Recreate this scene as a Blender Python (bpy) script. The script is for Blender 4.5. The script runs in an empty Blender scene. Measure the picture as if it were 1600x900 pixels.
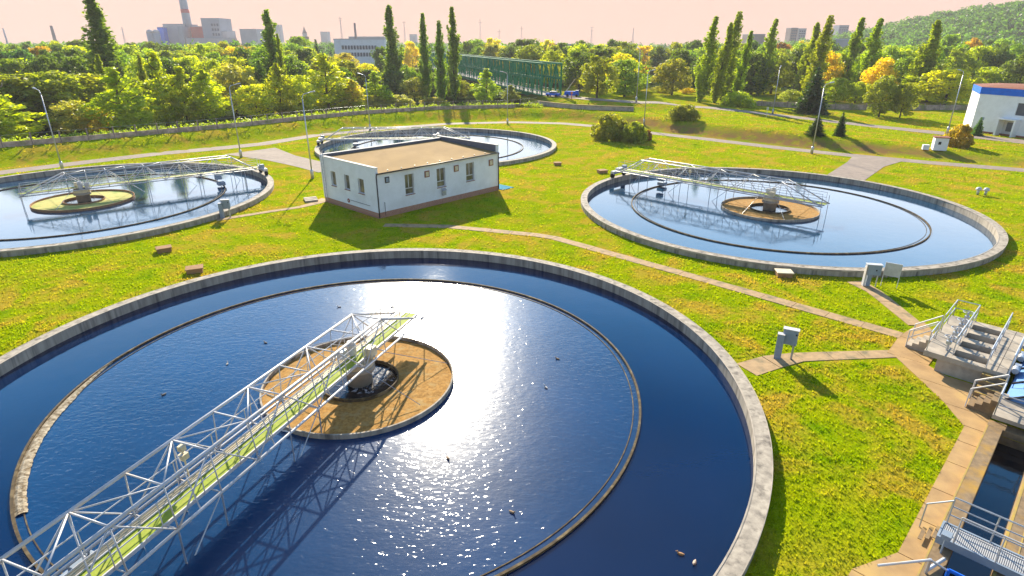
import bpy, bmesh, math, random
import numpy as np
from mathutils import Vector, Matrix, geometry

rnd = random.Random(7)
SC = bpy.context.scene
COL = SC.collection
R = math.radians

# ------------------------------------------------------------------ camera
F, PITCH, CH = 925.0, R(22.55), 15.5
cp_, sp_ = math.cos(PITCH), math.sin(PITCH)
cam_d = bpy.data.cameras.new('camera')
cam_d.sensor_width = 36.0
cam_d.lens = F / 1600 * 36
cam_d.clip_start, cam_d.clip_end = 0.1, 20000
cam = bpy.data.objects.new('camera', cam_d)
cam.location = (0, 0, CH)
cam.rotation_euler = (R(90) - PITCH, 0, 0)
COL.objects.link(cam)
SC.camera = cam


def ray(px, py):
    x, y = (px - 800) / F, -(py - 450) / F
    return x, cp_ + sp_ * y, -sp_ + cp_ * y


def G(px, py, z=0.0):
    """ground point seen at a photo pixel, on the level z"""
    x, y, w = ray(px, py)
    t = (z - CH) / w
    return x * t, y * t


def at_depth(px, py, Y):
    x, y, w = ray(px, py)
    t = Y / y
    return x * t, Y, CH + w * t


# ------------------------------------------------------------------ terrain
def sstep(a, b, v):
    t = np.clip((v - a) / (b - a), 0, 1)
    return t * t * (3 - 2 * t)


TOE = np.array([G(*p) for p in [(-420, 335), (0, 262), (200, 242), (400, 221), (500, 208), (600, 196.5), (700, 189),
                                (800, 186.5), (900, 189), (1000, 201), (1100, 216), (1300, 236), (1500, 252), (1800, 280)]])
RAMP = np.array([(8.0, 166.0), (11, 160), (24, 147), (31, 143)])


def seg_dist(x, y, pl):
    best = np.full(np.shape(x), 1e9)
    sign = np.zeros(np.shape(x))
    for (ax, ay), (bx, by) in zip(pl[:-1], pl[1:]):
        dx, dy = bx - ax, by - ay
        t = np.clip(((x - ax) * dx + (y - ay) * dy) / (dx * dx + dy * dy), 0, 1)
        d = np.hypot(x - ax - t * dx, y - ay - t * dy)
        s = np.sign(dx * (y - ay) - dy * (x - ax))
        m = d < best
        best = np.where(m, d, best)
        sign = np.where(m, s, sign)
    return best, sign


def hz(x, y):
    x = np.asarray(x, float)
    y = np.asarray(y, float)
    d, s = seg_dist(x, y, TOE)
    d = d * s
    top = 1.7 - 1.25 * sstep(38, 80, x)
    z = top * sstep(0.5, 5.4, d)
    dr, _ = seg_dist(x, y, RAMP)
    z = z + 1.0 * sstep(11, 2.5, dr) * sstep(2, 6, d)
    z = z - 1.5 * sstep(11, 20, d) * sstep(8, -6, x - 0.0) * sstep(240, 200, y)
    z = z + 46 * sstep(285, 600, x) * sstep(390, 620, y) * sstep(1050, 760, y)
    return z


def P(px, py):
    z = 0.0
    for _ in range(40):
        x, y = G(px, py, z)
        z = 0.6 * z + 0.4 * float(hz(x, y))
    return x, y, z


def G3(px, py, dz=0.0):
    x, y, z = P(px, py)
    return Vector((x, y, z + dz))


# ------------------------------------------------------------------ materials
MATS = {}


def new_mat(name):
    m = bpy.data.materials.new(name)
    m.use_nodes = True
    nt = m.node_tree
    return m, nt, nt.nodes['Principled BSDF'], nt.nodes['Material Output']


def N(nt, typ, **kw):
    n = nt.nodes.new(typ)
    for k, v in kw.items():
        if k in n.inputs:
            n.inputs[k].default_value = v
        else:
            setattr(n, k, v)
    return n


def ramp(nt, fac, stops):
    r = nt.nodes.new('ShaderNodeValToRGB')
    els = r.color_ramp.elements
    while len(els) < len(stops):
        els.new(0.5)
    for e, (p, c) in zip(els, stops):
        e.position = p
        e.color = (*c, 1) if len(c) == 3 else c
    nt.links.new(fac, r.inputs[0])
    return r.outputs[0]


def noise(nt, scale, detail=4, rough=0.55, vec=None, dist=0.0):
    n = N(nt, 'ShaderNodeTexNoise', Scale=scale, Detail=detail, Roughness=rough, Distortion=dist)
    if vec is not None:
        nt.links.new(vec, n.inputs['Vector'])
    return n.outputs[0]


def world_pos(nt):
    return nt.nodes.new('ShaderNodeNewGeometry').outputs['Position']


def obj_pos(nt):
    return nt.nodes.new('ShaderNodeTexCoord').outputs['Object']


def N_map(nt, sock):
    m = nt.nodes.new('ShaderNodeMath')
    m.operation = 'MULTIPLY_ADD'
    nt.links.new(sock, m.inputs[0])
    m.inputs[1].default_value = 0.5
    m.inputs[2].default_value = 0.5
    return m.outputs[0]


def mixc(nt, fac, a, b, mode='MIX'):
    m = nt.nodes.new('ShaderNodeMix')
    m.data_type = 'RGBA'
    m.blend_type = mode
    for sock, v in ((m.inputs[0], fac), (m.inputs[6], a), (m.inputs[7], b)):
        if isinstance(v, bpy.types.NodeSocket):
            nt.links.new(v, sock)
        elif isinstance(v, (int, float)):
            sock.default_value = v
        else:
            sock.default_value = (*v, 1)
    return m.outputs[2]


def bump(nt, h, bsdf, strength=0.3, dist=0.02):
    b = N(nt, 'ShaderNodeBump', Strength=strength, Distance=dist)
    nt.links.new(h, b.inputs['Height'])
    nt.links.new(b.outputs[0], bsdf.inputs['Normal'])
    return b


def surf(name, c1, c2, scale=3.0, rough=0.8, metal=0.0, bmp=0.2, bdist=0.01, lo=0.35, hi=0.65, c3=None, s3=0.4, world=True, stretch=None, spec=None):
    """two-tone weathered surface, an optional third tone in large stains"""
    if name in MATS:
        return MATS[name]
    m, nt, b, o = new_mat(name)
    v = world_pos(nt) if world else obj_pos(nt)
    if stretch:
        mp = N(nt, 'ShaderNodeMapping')
        mp.inputs['Scale'].default_value = stretch
        nt.links.new(v, mp.inputs['Vector'])
        v = mp.outputs[0]
    f = noise(nt, scale, 6, 0.6, v)
    c = ramp(nt, f, [(lo, c1), (hi, c2)])
    if c3:
        f3 = noise(nt, s3, 5, 0.6, v)
        f3 = ramp(nt, f3, [(0.5, (0, 0, 0)), (0.68, (1, 1, 1))])
        c = mixc(nt, f3, c, c3)
    nt.links.new(c, b.inputs['Base Color'])
    b.inputs['Roughness'].default_value = rough
    b.inputs['Metallic'].default_value = metal
    if spec is None and rough >= 0.7:
        spec = 0.15
    if spec is not None:
        b.inputs['Specular IOR Level'].default_value = spec
    if bmp:
        bump(nt, noise(nt, scale * 6, 4, 0.6, v), b, bmp, bdist)
    MATS[name] = m
    return m


def grass_colour(nt):
    v = world_pos(nt)
    big = noise(nt, 0.10, 4, 0.55, v)
    mid = noise(nt, 0.55, 6, 0.62, v, 0.3)
    fin = noise(nt, 3.2, 6, 0.72, v)
    vf = noise(nt, 14.0, 3, 0.75, v)
    c = ramp(nt, mid, [(0.27, (0.12, 0.22, 0.002)), (0.42, (0.24, 0.30, 0.002)), (0.60, (0.32, 0.335, 0.003)), (0.76, (0.40, 0.31, 0.02))])
    dry = ramp(nt, noise(nt, 0.32, 5, 0.62, v, 0.5), [(0.46, (0, 0, 0)), (0.60, (1, 1, 1))])
    dry = mixc(nt, 1.0, dry, ramp(nt, big, [(0.36, (0.15,) * 3), (0.50, (1, 1, 1))]), 'MULTIPLY')
    c = mixc(nt, mixc(nt, 0.85, (0, 0, 0), dry), c, (0.46, 0.28, 0.035))
    k = ramp(nt, fin, [(0.30, (0.58, 0.70, 0.66)), (0.5, (1.0, 1.0, 1.0)), (0.70, (1.12, 1.14, 1.1))])
    c = mixc(nt, 1.0, c, k, 'MULTIPLY')
    k2 = ramp(nt, vf, [(0.32, (0.68, 0.76, 0.74)), (0.66, (1.12, 1.14, 1.1))])
    return mixc(nt, 1.0, c, k2, 'MULTIPLY'), fin, vf


def grass_mat():
    m, nt, b, o = new_mat('mown_grass')
    c, fin, vf = grass_colour(nt)
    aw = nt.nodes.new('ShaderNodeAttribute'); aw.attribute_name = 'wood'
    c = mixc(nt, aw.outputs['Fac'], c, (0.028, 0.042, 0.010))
    ab = nt.nodes.new('ShaderNodeAttribute'); ab.attribute_name = 'bank'
    bk = nt.nodes.new('ShaderNodeMath'); bk.operation = 'MULTIPLY'; bk.inputs[1].default_value = 0.92
    bn = ramp(nt, noise(nt, 0.7, 5, 0.65, world_pos(nt)), [(0.36, (0.25,) * 3), (0.52, (1, 1, 1))])
    nt.links.new(mixc(nt, 1.0, ab.outputs['Fac'], bn, 'MULTIPLY'), bk.inputs[0])
    c = mixc(nt, bk.outputs[0], c, (0.26, 0.14, 0.06))
    nt.links.new(c, b.inputs['Base Color'])
    b.inputs['Roughness'].default_value = 0.9
    b.inputs['Specular IOR Level'].default_value = 0.0
    h = nt.nodes.new('ShaderNodeMath')
    h.operation = 'ADD'
    nt.links.new(fin, h.inputs[0])
    nt.links.new(vf, h.inputs[1])
    bump(nt, h.outputs[0], b, 0.8, 0.09)
    return m


def blade_mat():
    m, nt, b, o = new_mat('grass_blades')
    nt.nodes.remove(b)
    c, fin, vf = grass_colour(nt)
    at = nt.nodes.new('ShaderNodeAttribute'); at.attribute_name = 'tint'
    c = mixc(nt, 1.0, c, ramp(nt, at.outputs['Fac'], [(0.0, (0.72, 0.82, 0.75)), (0.5, (1, 1, 1)), (1.0, (1.08, 1.15, 1.1))]), 'MULTIPLY')
    d = N(nt, 'ShaderNodeBsdfDiffuse'); t = N(nt, 'ShaderNodeBsdfTranslucent')
    nt.links.new(c, d.inputs['Color'])
    nt.links.new(mixc(nt, 1.0, c, (1.5, 1.45, 0.8), 'MULTIPLY'), t.inputs['Color'])
    mx = N(nt, 'ShaderNodeMixShader', Fac=0.5)
    nt.links.new(d.outputs[0], mx.inputs[1]); nt.links.new(t.outputs[0], mx.inputs[2])
    nt.links.new(mx.outputs[0], o.inputs['Surface'])
    return m


def water_mat(name, base, rip, rough, glint=False):
    m, nt, b, o = new_mat(name)
    v = world_pos(nt)
    mp = N(nt, 'ShaderNodeMapping')
    mp.inputs['Rotation'].default_value = (0, 0, R(24))
    mp.inputs['Scale'].default_value = (0.55, 1.0, 1.0)
    nt.links.new(v, mp.inputs['Vector'])
    a = noise(nt, 6.5, 3, 0.55, mp.outputs[0], 0.2)
    w = noise(nt, 1.1, 2, 0.5, v)
    calm = noise(nt, 0.16, 2, 0.5, v)
    amp = ramp(nt, calm, [(0.36, (0.35,) * 3), (0.6, (1, 1, 1))])
    mul = nt.nodes.new('ShaderNodeMath'); mul.operation = 'MULTIPLY'
    nt.links.new(a, mul.inputs[0]); nt.links.new(amp, mul.inputs[1])
    add = nt.nodes.new('ShaderNodeMath'); add.operation = 'MULTIPLY_ADD'
    nt.links.new(w, add.inputs[0]); add.inputs[1].default_value = 1.2
    nt.links.new(mul.outputs[0], add.inputs[2])
    bump(nt, add.outputs[0], b, 1.0, rip)
    cl = noise(nt, 0.12, 3, 0.5, v)
    c = ramp(nt, cl, [(0.3, tuple(x * 0.8 for x in base)), (0.7, tuple(x * 1.25 for x in base))])
    nt.links.new(c, b.inputs['Base Color'])
    b.inputs['Roughness'].default_value = rough
    b.inputs['IOR'].default_value = 1.36 if glint else (1.45 if name.startswith('still') else 1.6)
    if glint:
        h2 = noise(nt, 5.5, 1.5, 0.5, mp.outputs[0], 0.3)
        b2 = N(nt, 'ShaderNodeBump', Strength=1.0, Distance=0.042)
        nt.links.new(h2, b2.inputs['Height'])
        b.inputs['Coat Weight'].default_value = 0.5
        b.inputs['Coat Roughness'].default_value = 0.09
        b.inputs['Coat IOR'].default_value = 1.33
        nt.links.new(b2.outputs[0], b.inputs['Coat Normal'])
    return m


def pool_mat():
    m, nt, b, o = new_mat('dark_inner_pool')
    f = noise(nt, 1.4, 5, 0.6, world_pos(nt), 1.2)
    nt.links.new(ramp(nt, f, [(0.60, (0.012, 0.01, 0.014)), (0.66, (0.5, 0.46, 0.46))]), b.inputs['Base Color'])
    b.inputs['Roughness'].default_value = 0.12
    bump(nt, noise(nt, 5, 3, 0.5, world_pos(nt)), b, 0.6, 0.02)
    return m


def leaf_mat():
    m, nt, b, o = new_mat('leaves')
    nt.nodes.remove(b)
    oi = nt.nodes.new('ShaderNodeObjectInfo')
    at = nt.nodes.new('ShaderNodeAttribute')
    at.attribute_name = 'tint'
    k = ramp(nt, at.outputs['Fac'], [(0.0, (0.55, 0.64, 0.6)), (0.5, (1.08, 1.08, 1)), (1.0, (1.55, 1.4, 1.1))])  # dark end lifted to bake haze and soft shadow fill into crowns
    c = mixc(nt, 1.0, oi.outputs['Color'], k, 'MULTIPLY')
    d = N(nt, 'ShaderNodeBsdfDiffuse')
    t = N(nt, 'ShaderNodeBsdfTranslucent')
    g = N(nt, 'ShaderNodeBsdfGlossy', Roughness=0.45)
    g.inputs['Color'].default_value = (0.6, 0.6, 0.55, 1)
    nt.links.new(c, d.inputs['Color'])
    tc = mixc(nt, 1.0, c, (2.0, 2.0, 0.5), 'MULTIPLY')
    nt.links.new(tc, t.inputs['Color'])
    mx = N(nt, 'ShaderNodeMixShader', Fac=0.5)
    nt.links.new(d.outputs[0], mx.inputs[1]); nt.links.new(t.outputs[0], mx.inputs[2])
    m2 = N(nt, 'ShaderNodeMixShader', Fac=0.05)
    nt.links.new(mx.outputs[0], m2.inputs[1]); nt.links.new(g.outputs[0], m2.inputs[2])
    nt.links.new(m2.outputs[0], o.inputs['Surface'])
    return m


M_GRASS = grass_mat()
M_BLADE = blade_mat()
M_WATER = water_mat('tank_water', (0.0006, 0.029, 0.092), 0.006, 0.20, True)
M_WATER_OUT = water_mat('still_outer_water', (0.0002, 0.011, 0.046), 0.0035, 0.04)
M_WATER_FAR = water_mat('tank_water_calm', (0.012, 0.05, 0.10), 0.003, 0.05)
M_CHWATER = water_mat('channel_water', (0.003, 0.006, 0.014), 0.004, 0.04)
M_LEAF = leaf_mat()
M_POOL = pool_mat()
M_BARK = surf('bark', (0.10, 0.075, 0.05), (0.05, 0.035, 0.025), 5, 0.9)
M_CONC = surf('pale_concrete', (0.47, 0.40, 0.31), (0.35, 0.295, 0.23), 1.7, 0.85, c3=(0.24, 0.21, 0.18), s3=0.8)
M_RIM = surf('tank_concrete', (0.45, 0.385, 0.30), (0.28, 0.24, 0.19), 2.2, 0.85, c3=(0.13, 0.11, 0.09), s3=1.5, stretch=(1.3, 1.3, 0.12))
M_SLAB = surf('tan_slab_concrete', (0.45, 0.285, 0.125), (0.33, 0.205, 0.095), 1.1, 0.88, c3=(0.48, 0.31, 0.11), s3=0.5)
M_PATH = surf('path_concrete', (0.45, 0.30, 0.155), (0.34, 0.225, 0.12), 2.4, 0.88, c3=(0.20, 0.16, 0.09), s3=1.5)
M_CURB = surf('lichened_concrete', (0.29, 0.20, 0.11), (0.18, 0.125, 0.075), 3.0, 0.9, c3=(0.40, 0.23, 0.05), s3=0.9)
M_LICHEN = surf('yellow_lichen_concrete', (0.45, 0.30, 0.06), (0.33, 0.24, 0.10), 3.0, 0.9)
M_ASPH = surf('pale_asphalt', (0.30, 0.235, 0.185), (0.23, 0.18, 0.145), 1.4, 0.9, c3=(0.33, 0.26, 0.20), s3=0.25)
M_WHITE = surf('white_painted_steel', (0.56, 0.55, 0.56), (0.45, 0.44, 0.44), 1.8, 0.45, c3=(0.55, 0.47, 0.38), s3=1.3, bmp=0.05)
M_GALV = surf('galvanised_steel', (0.50, 0.51, 0.53), (0.40, 0.41, 0.43), 2.5, 0.42, 0.55, bmp=0.05)
M_RENDER = surf('white_render', (0.80, 0.80, 0.80), (0.74, 0.74, 0.74), 1.2, 0.9, c3=(0.68, 0.67, 0.65), s3=0.35)
M_ROOF = surf('tan_felt_roof', (0.33, 0.205, 0.075), (0.27, 0.165, 0.06), 0.5, 0.95, c3=(0.37, 0.24, 0.10), s3=0.22, stretch=(1, 0.5, 1))
M_DARK = surf('dark_brown_metal', (0.05, 0.035, 0.03), (0.03, 0.022, 0.02), 4, 0.5)
M_BLACK = surf('black_rubber', (0.025, 0.025, 0.027), (0.018, 0.018, 0.02), 4, 0.7)
M_CREAM = surf('cream_painted_metal', (0.68, 0.58, 0.38), (0.56, 0.46, 0.29), 4, 0.55)
M_DECK = surf('lime_green_deck', (0.30, 0.36, 0.035), (0.23, 0.28, 0.03), 6, 0.75, c3=(0.36, 0.36, 0.06), s3=2.0)
M_GREYBOX = surf('grey_enamel', (0.25, 0.30, 0.36), (0.20, 0.25, 0.31), 3, 0.6, bmp=0.03)
M_BOARD = surf('weathered_board', (0.58, 0.55, 0.50), (0.47, 0.44, 0.40), 3, 0.8)
M_SCUM = surf('orange_brown_scum', (0.47, 0.25, 0.065), (0.27, 0.14, 0.035), 7, 0.95, bmp=0.7, bdist=0.03, c3=(0.40, 0.26, 0.10), s3=2.2)
M_SCUMG = surf('yellow_green_scum', (0.52, 0.47, 0.16), (0.42, 0.39, 0.12), 5, 0.95, c3=(0.25, 0.33, 0.08), s3=0.6)
M_FOAM = surf('dirty_foam', (0.50, 0.42, 0.30), (0.13, 0.085, 0.04), 5, 0.9, bmp=0.8, bdist=0.03)
M_WEIR = surf('shade_darkened_weir_concrete', (0.11, 0.075, 0.035), (0.055, 0.038, 0.022), 5, 0.8, c3=(0.22, 0.16, 0.08), s3=2.0)  # brown kept very dark for the unlit, backlit wall face
M_RUST = surf('rusty_iron', (0.36, 0.20, 0.10), (0.24, 0.13, 0.075), 4, 0.85)
M_HATCH = surf('rusty_concrete', (0.36, 0.20, 0.09), (0.27, 0.15, 0.075), 4, 0.9)
M_BLUEPAINT = surf('blue_paint', (0.012, 0.15, 0.68), (0.010, 0.12, 0.58), 1.5, 0.75)
M_LBLUE = surf('light_blue_sheet', (0.14, 0.28, 0.52), (0.11, 0.23, 0.46), 2, 0.8, bmp=0.03)
M_GREENSTEEL = surf('green_painted_steel', (0.008, 0.24, 0.10), (0.006, 0.17, 0.07), 2, 0.7)
M_TILE = surf('red_brown_tile', (0.30, 0.12, 0.07), (0.22, 0.085, 0.05), 3, 0.85)
M_FENCEP = surf('weathered_fence_panel', (0.58, 0.42, 0.33), (0.28, 0.20, 0.16), 1.3, 0.9, c3=(0.22, 0.24, 0.08), s3=0.45)  # base colour lightened because this side of the fence lies in shadow
M_FARPINK = surf('far_pale_wall', (0.52, 0.47, 0.46), (0.44, 0.40, 0.40), 0.08, 0.9, bmp=0)
M_FARGREY = surf('far_grey_wall', (0.38, 0.38, 0.40), (0.30, 0.30, 0.33), 0.06, 0.9, bmp=0)
M_FARBROWN = surf('far_brown_wall', (0.30, 0.22, 0.19), (0.22, 0.17, 0.155), 0.12, 0.9, bmp=0)
M_FARRED = surf('far_red_wall', (0.60, 0.09, 0.08), (0.50, 0.08, 0.075), 0.08, 0.8, bmp=0)
M_FARWIN = surf('far_window', (0.06, 0.07, 0.10), (0.10, 0.11, 0.14), 0.3, 0.3, bmp=0)
M_SHINY = surf('pale_metal_roof', (0.62, 0.60, 0.58), (0.52, 0.50, 0.49), 0.2, 0.4, bmp=0)


def brick_mat():
    m, nt, b, o = new_mat('red_brick_plinth')
    t = N(nt, 'ShaderNodeTexBrick', Scale=1.0)
    t.inputs['Color1'].default_value = (0.33, 0.13, 0.075, 1)
    t.inputs['Color2'].default_value = (0.42, 0.19, 0.11, 1)
    t.inputs['Mortar'].default_value = (0.36, 0.29, 0.23, 1)
    t.inputs['Brick Width'].default_value = 0.26
    t.inputs['Row Height'].default_value = 0.085
    t.inputs['Mortar Size'].default_value = 0.008
    tc = nt.nodes.new('ShaderNodeTexCoord')
    mp = N(nt, 'ShaderNodeMapping')
    mp.inputs['Rotation'].default_value = (R(90), 0, R(45))
    nt.links.new(tc.outputs['Object'], mp.inputs['Vector'])
    nt.links.new(mp.outputs[0], t.inputs['Vector'])
    nt.links.new(t.outputs[0], b.inputs['Base Color'])
    b.inputs['Roughness'].default_value = 0.9
    return m


M_BRICK = brick_mat()


def glass_mat():
    m, nt, b, o = new_mat('window_glass')
    c = ramp(nt, noise(nt, 1.1, 3, 0.5, world_pos(nt)), [(0.4, (0.10, 0.09, 0.065)), (0.62, (0.24, 0.20, 0.12))])
    nt.links.new(c, b.inputs['Base Color'])
    b.inputs['Roughness'].default_value = 0.06
    return m


M_GLASS = glass_mat()


def duck_mat():
    m, nt, b, o = new_mat('feathers')
    oi = nt.nodes.new('ShaderNodeObjectInfo')
    k = ramp(nt, noise(nt, 18, 3, 0.6, obj_pos(nt)), [(0.35, (0.45, 0.42, 0.4)), (0.65, (1.1, 1.1, 1.1))])
    nt.links.new(mixc(nt, 1.0, oi.outputs['Color'], k, 'MULTIPLY'), b.inputs['Base Color'])
    b.inputs['Roughness'].default_value = 0.8
    return m


M_DUCK = duck_mat()


def grating_mat():
    m, nt, b, o = new_mat('steel_grating')
    v = obj_pos(nt)
    w = N(nt, 'ShaderNodeTexWave', Scale=6.0)
    w.bands_direction = 'Y'
    nt.links.new(v, w.inputs['Vector'])
    nt.links.new(ramp(nt, w.outputs['Fac'], [(0.35, (0.08, 0.08, 0.09)), (0.55, (0.52, 0.50, 0.47))]), b.inputs['Base Color'])
    b.inputs['Metallic'].default_value = 0.3
    b.inputs['Roughness'].default_value = 0.5
    return m


M_GRATE = grating_mat()


# ------------------------------------------------------------------ mesh builder
class MB:
    def __init__(self):
        self.v, self.f = [], []

    def add(self, vs, fs):
        o = len(self.v)
        self.v += [tuple(p) for p in vs]
        self.f += [tuple(i + o for i in f) for f in fs]
        return self

    def box(self, c, s, rz=0.0, taper=1.0):
        cx, cy, cz = c
        hx, hy, hz_ = s[0] / 2, s[1] / 2, s[2] / 2
        ca, sa = math.cos(rz), math.sin(rz)
        vs = []
        for dz, k in ((-hz_, 1.0), (hz_, taper)):
            for dx, dy in ((-hx, -hy), (hx, -hy), (hx, hy), (-hx, hy)):
                x, y = dx * k, dy * k
                vs.append((cx + ca * x - sa * y, cy + sa * x + ca * y, cz + dz))
        return self.add(vs, [(3, 2, 1, 0), (4, 5, 6, 7), (0, 1, 5, 4), (1, 2, 6, 5), (2, 3, 7, 6), (3, 0, 4, 7)])

    def bar(self, p, q, r, r2=None, n=6):
        p, q = Vector(p), Vector(q)
        d = (q - p)
        if d.length < 1e-6:
            return self
        d.normalize()
        a = d.orthogonal().normalized()
        b = d.cross(a)
        r2 = r if r2 is None else r2
        vs = [p + (a * math.cos(2 * math.pi * i / n) + b * math.sin(2 * math.pi * i / n)) * r for i in range(n)]
        vs += [q + (a * math.cos(2 * math.pi * i / n) + b * math.sin(2 * math.pi * i / n)) * r2 for i in range(n)]
        fs = [(i, (i + 1) % n, n + (i + 1) % n, n + i) for i in range(n)]
        fs += [tuple(range(n - 1, -1, -1)), tuple(range(n, 2 * n))]
        return self.add(vs, fs)

    def path(self, pts, r, n=6):
        for a, b in zip(pts[:-1], pts[1:]):
            self.bar(a, b, r, n=n)
        return self

    def lathe(self, prof, n=24, c=(0, 0, 0), caps=True):
        vs = []
        for r, z in prof:
            for i in range(n):
                a = 2 * math.pi * i / n
                vs.append((c[0] + r * math.cos(a), c[1] + r * math.sin(a), c[2] + z))
        fs = []
        for k in range(len(prof) - 1):
            for i in range(n):
                j = (i + 1) % n
                fs.append((k * n + i, k * n + j, (k + 1) * n + j, (k + 1) * n + i))
        if caps:
            fs.append(tuple(range(n - 1, -1, -1)))
            fs.append(tuple((len(prof) - 1) * n + i for i in range(n)))
        return self.add(vs, fs)

    def ring(self, r0, r1, z0, z1, n=160, a0=0.0, a1=2 * math.pi, c=(0, 0)):
        full = abs(a1 - a0 - 2 * math.pi) < 1e-6
        m = n if full else n + 1
        vs = []
        for i in range(m):
            a = a0 + (a1 - a0) * i / n
            ca, sa = math.cos(a), math.sin(a)
            vs += [(c[0] + r * ca, c[1] + r * sa, z) for r, z in ((r0, z0), (r1, z0), (r1, z1), (r0, z1))]
        fs = []
        for i in range(n):
            j = (i + 1) % m
            for k in range(4):
                k2 = (k + 1) % 4
                fs.append((i * 4 + k, j * 4 + k, j * 4 + k2, i * 4 + k2))
        if not full:
            fs += [(0, 1, 2, 3), tuple((m - 1) * 4 + k for k in (3, 2, 1, 0))]
        return self.add(vs, fs)

    def disc(self, r, z, n=96, c=(0, 0)):
        return self.add([(c[0] + r * math.cos(2 * math.pi * i / n), c[1] + r * math.sin(2 * math.pi * i / n), z) for i in range(n)], [tuple(range(n))])

    def prism(self, poly, z0, z1):
        n = len(poly)
        vs = [(x, y, z0) for x, y in poly] + [(x, y, z1) for x, y in poly]
        return self.add(vs, [tuple(range(n - 1, -1, -1)), tuple(range(n, 2 * n))] + [(i, (i + 1) % n, n + (i + 1) % n, n + i) for i in range(n)])

    def build(self, name, mat, parent=None, smooth=False, bevel=0.0):
        me = bpy.data.meshes.new(name)
        me.from_pydata(self.v, [], self.f)
        me.update()
        bm = bmesh.new()
        bm.from_mesh(me)
        bmesh.ops.recalc_face_normals(bm, faces=bm.faces)
        bm.to_mesh(me)
        bm.free()
        if smooth:
            me.polygons.foreach_set('use_smooth', [True] * len(me.polygons))
        me.materials.append(mat)
        o = bpy.data.objects.new(name, me)
        COL.objects.link(o)
        if parent is not None:
            o.parent = parent
        if bevel:
            md = o.modifiers.new('bevel', 'BEVEL')
            md.width = bevel
            md.segments = 2
            md.limit_method = 'ANGLE'
        return o


def tag(o, label=None, cat=None, group=None, kind=None):
    if label: o['label'] = label
    if cat: o['category'] = cat
    if group: o['group'] = group
    if kind: o['kind'] = kind
    return o


def thing(name, label, cat, loc=(0, 0, 0), rz=0.0, group=None):
    o = bpy.data.objects.new(name, None)
    COL.objects.link(o)
    o.empty_display_size = 0.2
    o.location = loc
    o.rotation_euler = (0, 0, rz)
    return tag(o, label, cat, group)


KIDS = {}


def copy_tree(root, label=None, loc=None, rz=None, scale=None, color=None):
    ch = {}
    for o in COL.objects:
        if o.parent is not None:
            ch.setdefault(o.parent.name, []).append(o)

    def rec(o, par):
        c = o.copy()
        COL.objects.link(c)
        c.parent = par
        for k in ch.get(o.name, []):
            rec(k, c)
        return c
    r = rec(root, None)
    if label: r['label'] = label
    if loc is not None: r.location = loc
    if rz is not None: r.rotation_euler = (0, 0, rz)
    if scale is not None: r.scale = scale
    return r


# ------------------------------------------------------------------ tanks
TR = 18.9
WZ = -0.10
TANKS = [Vector((-7.55, 25.4, 0)), Vector((25.95, 58.2, 0)), Vector((-45.4, 61.6, 0)), Vector((-11.85, 96.5, 0))]
# plan frame of the concrete works at the right
O2 = Vector((21.02, 26.67)); U2 = Vector((0.714, 0.700)); V2 = Vector((0.700, -0.714))
A2 = math.atan2(0.700, 0.714)


def W2(u, v):
    q = O2 + U2 * u + V2 * v
    return q.x, q.y


CH1 = [W2(-19, 4.0), W2(-4.2, 4.0), W2(-4.2, 5.08), W2(-19, 5.08)]
CH2 = [W2(-19, 5.95), W2(-4.2, 5.95), W2(-4.2, 7.4), W2(-19, 7.4)]


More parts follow.
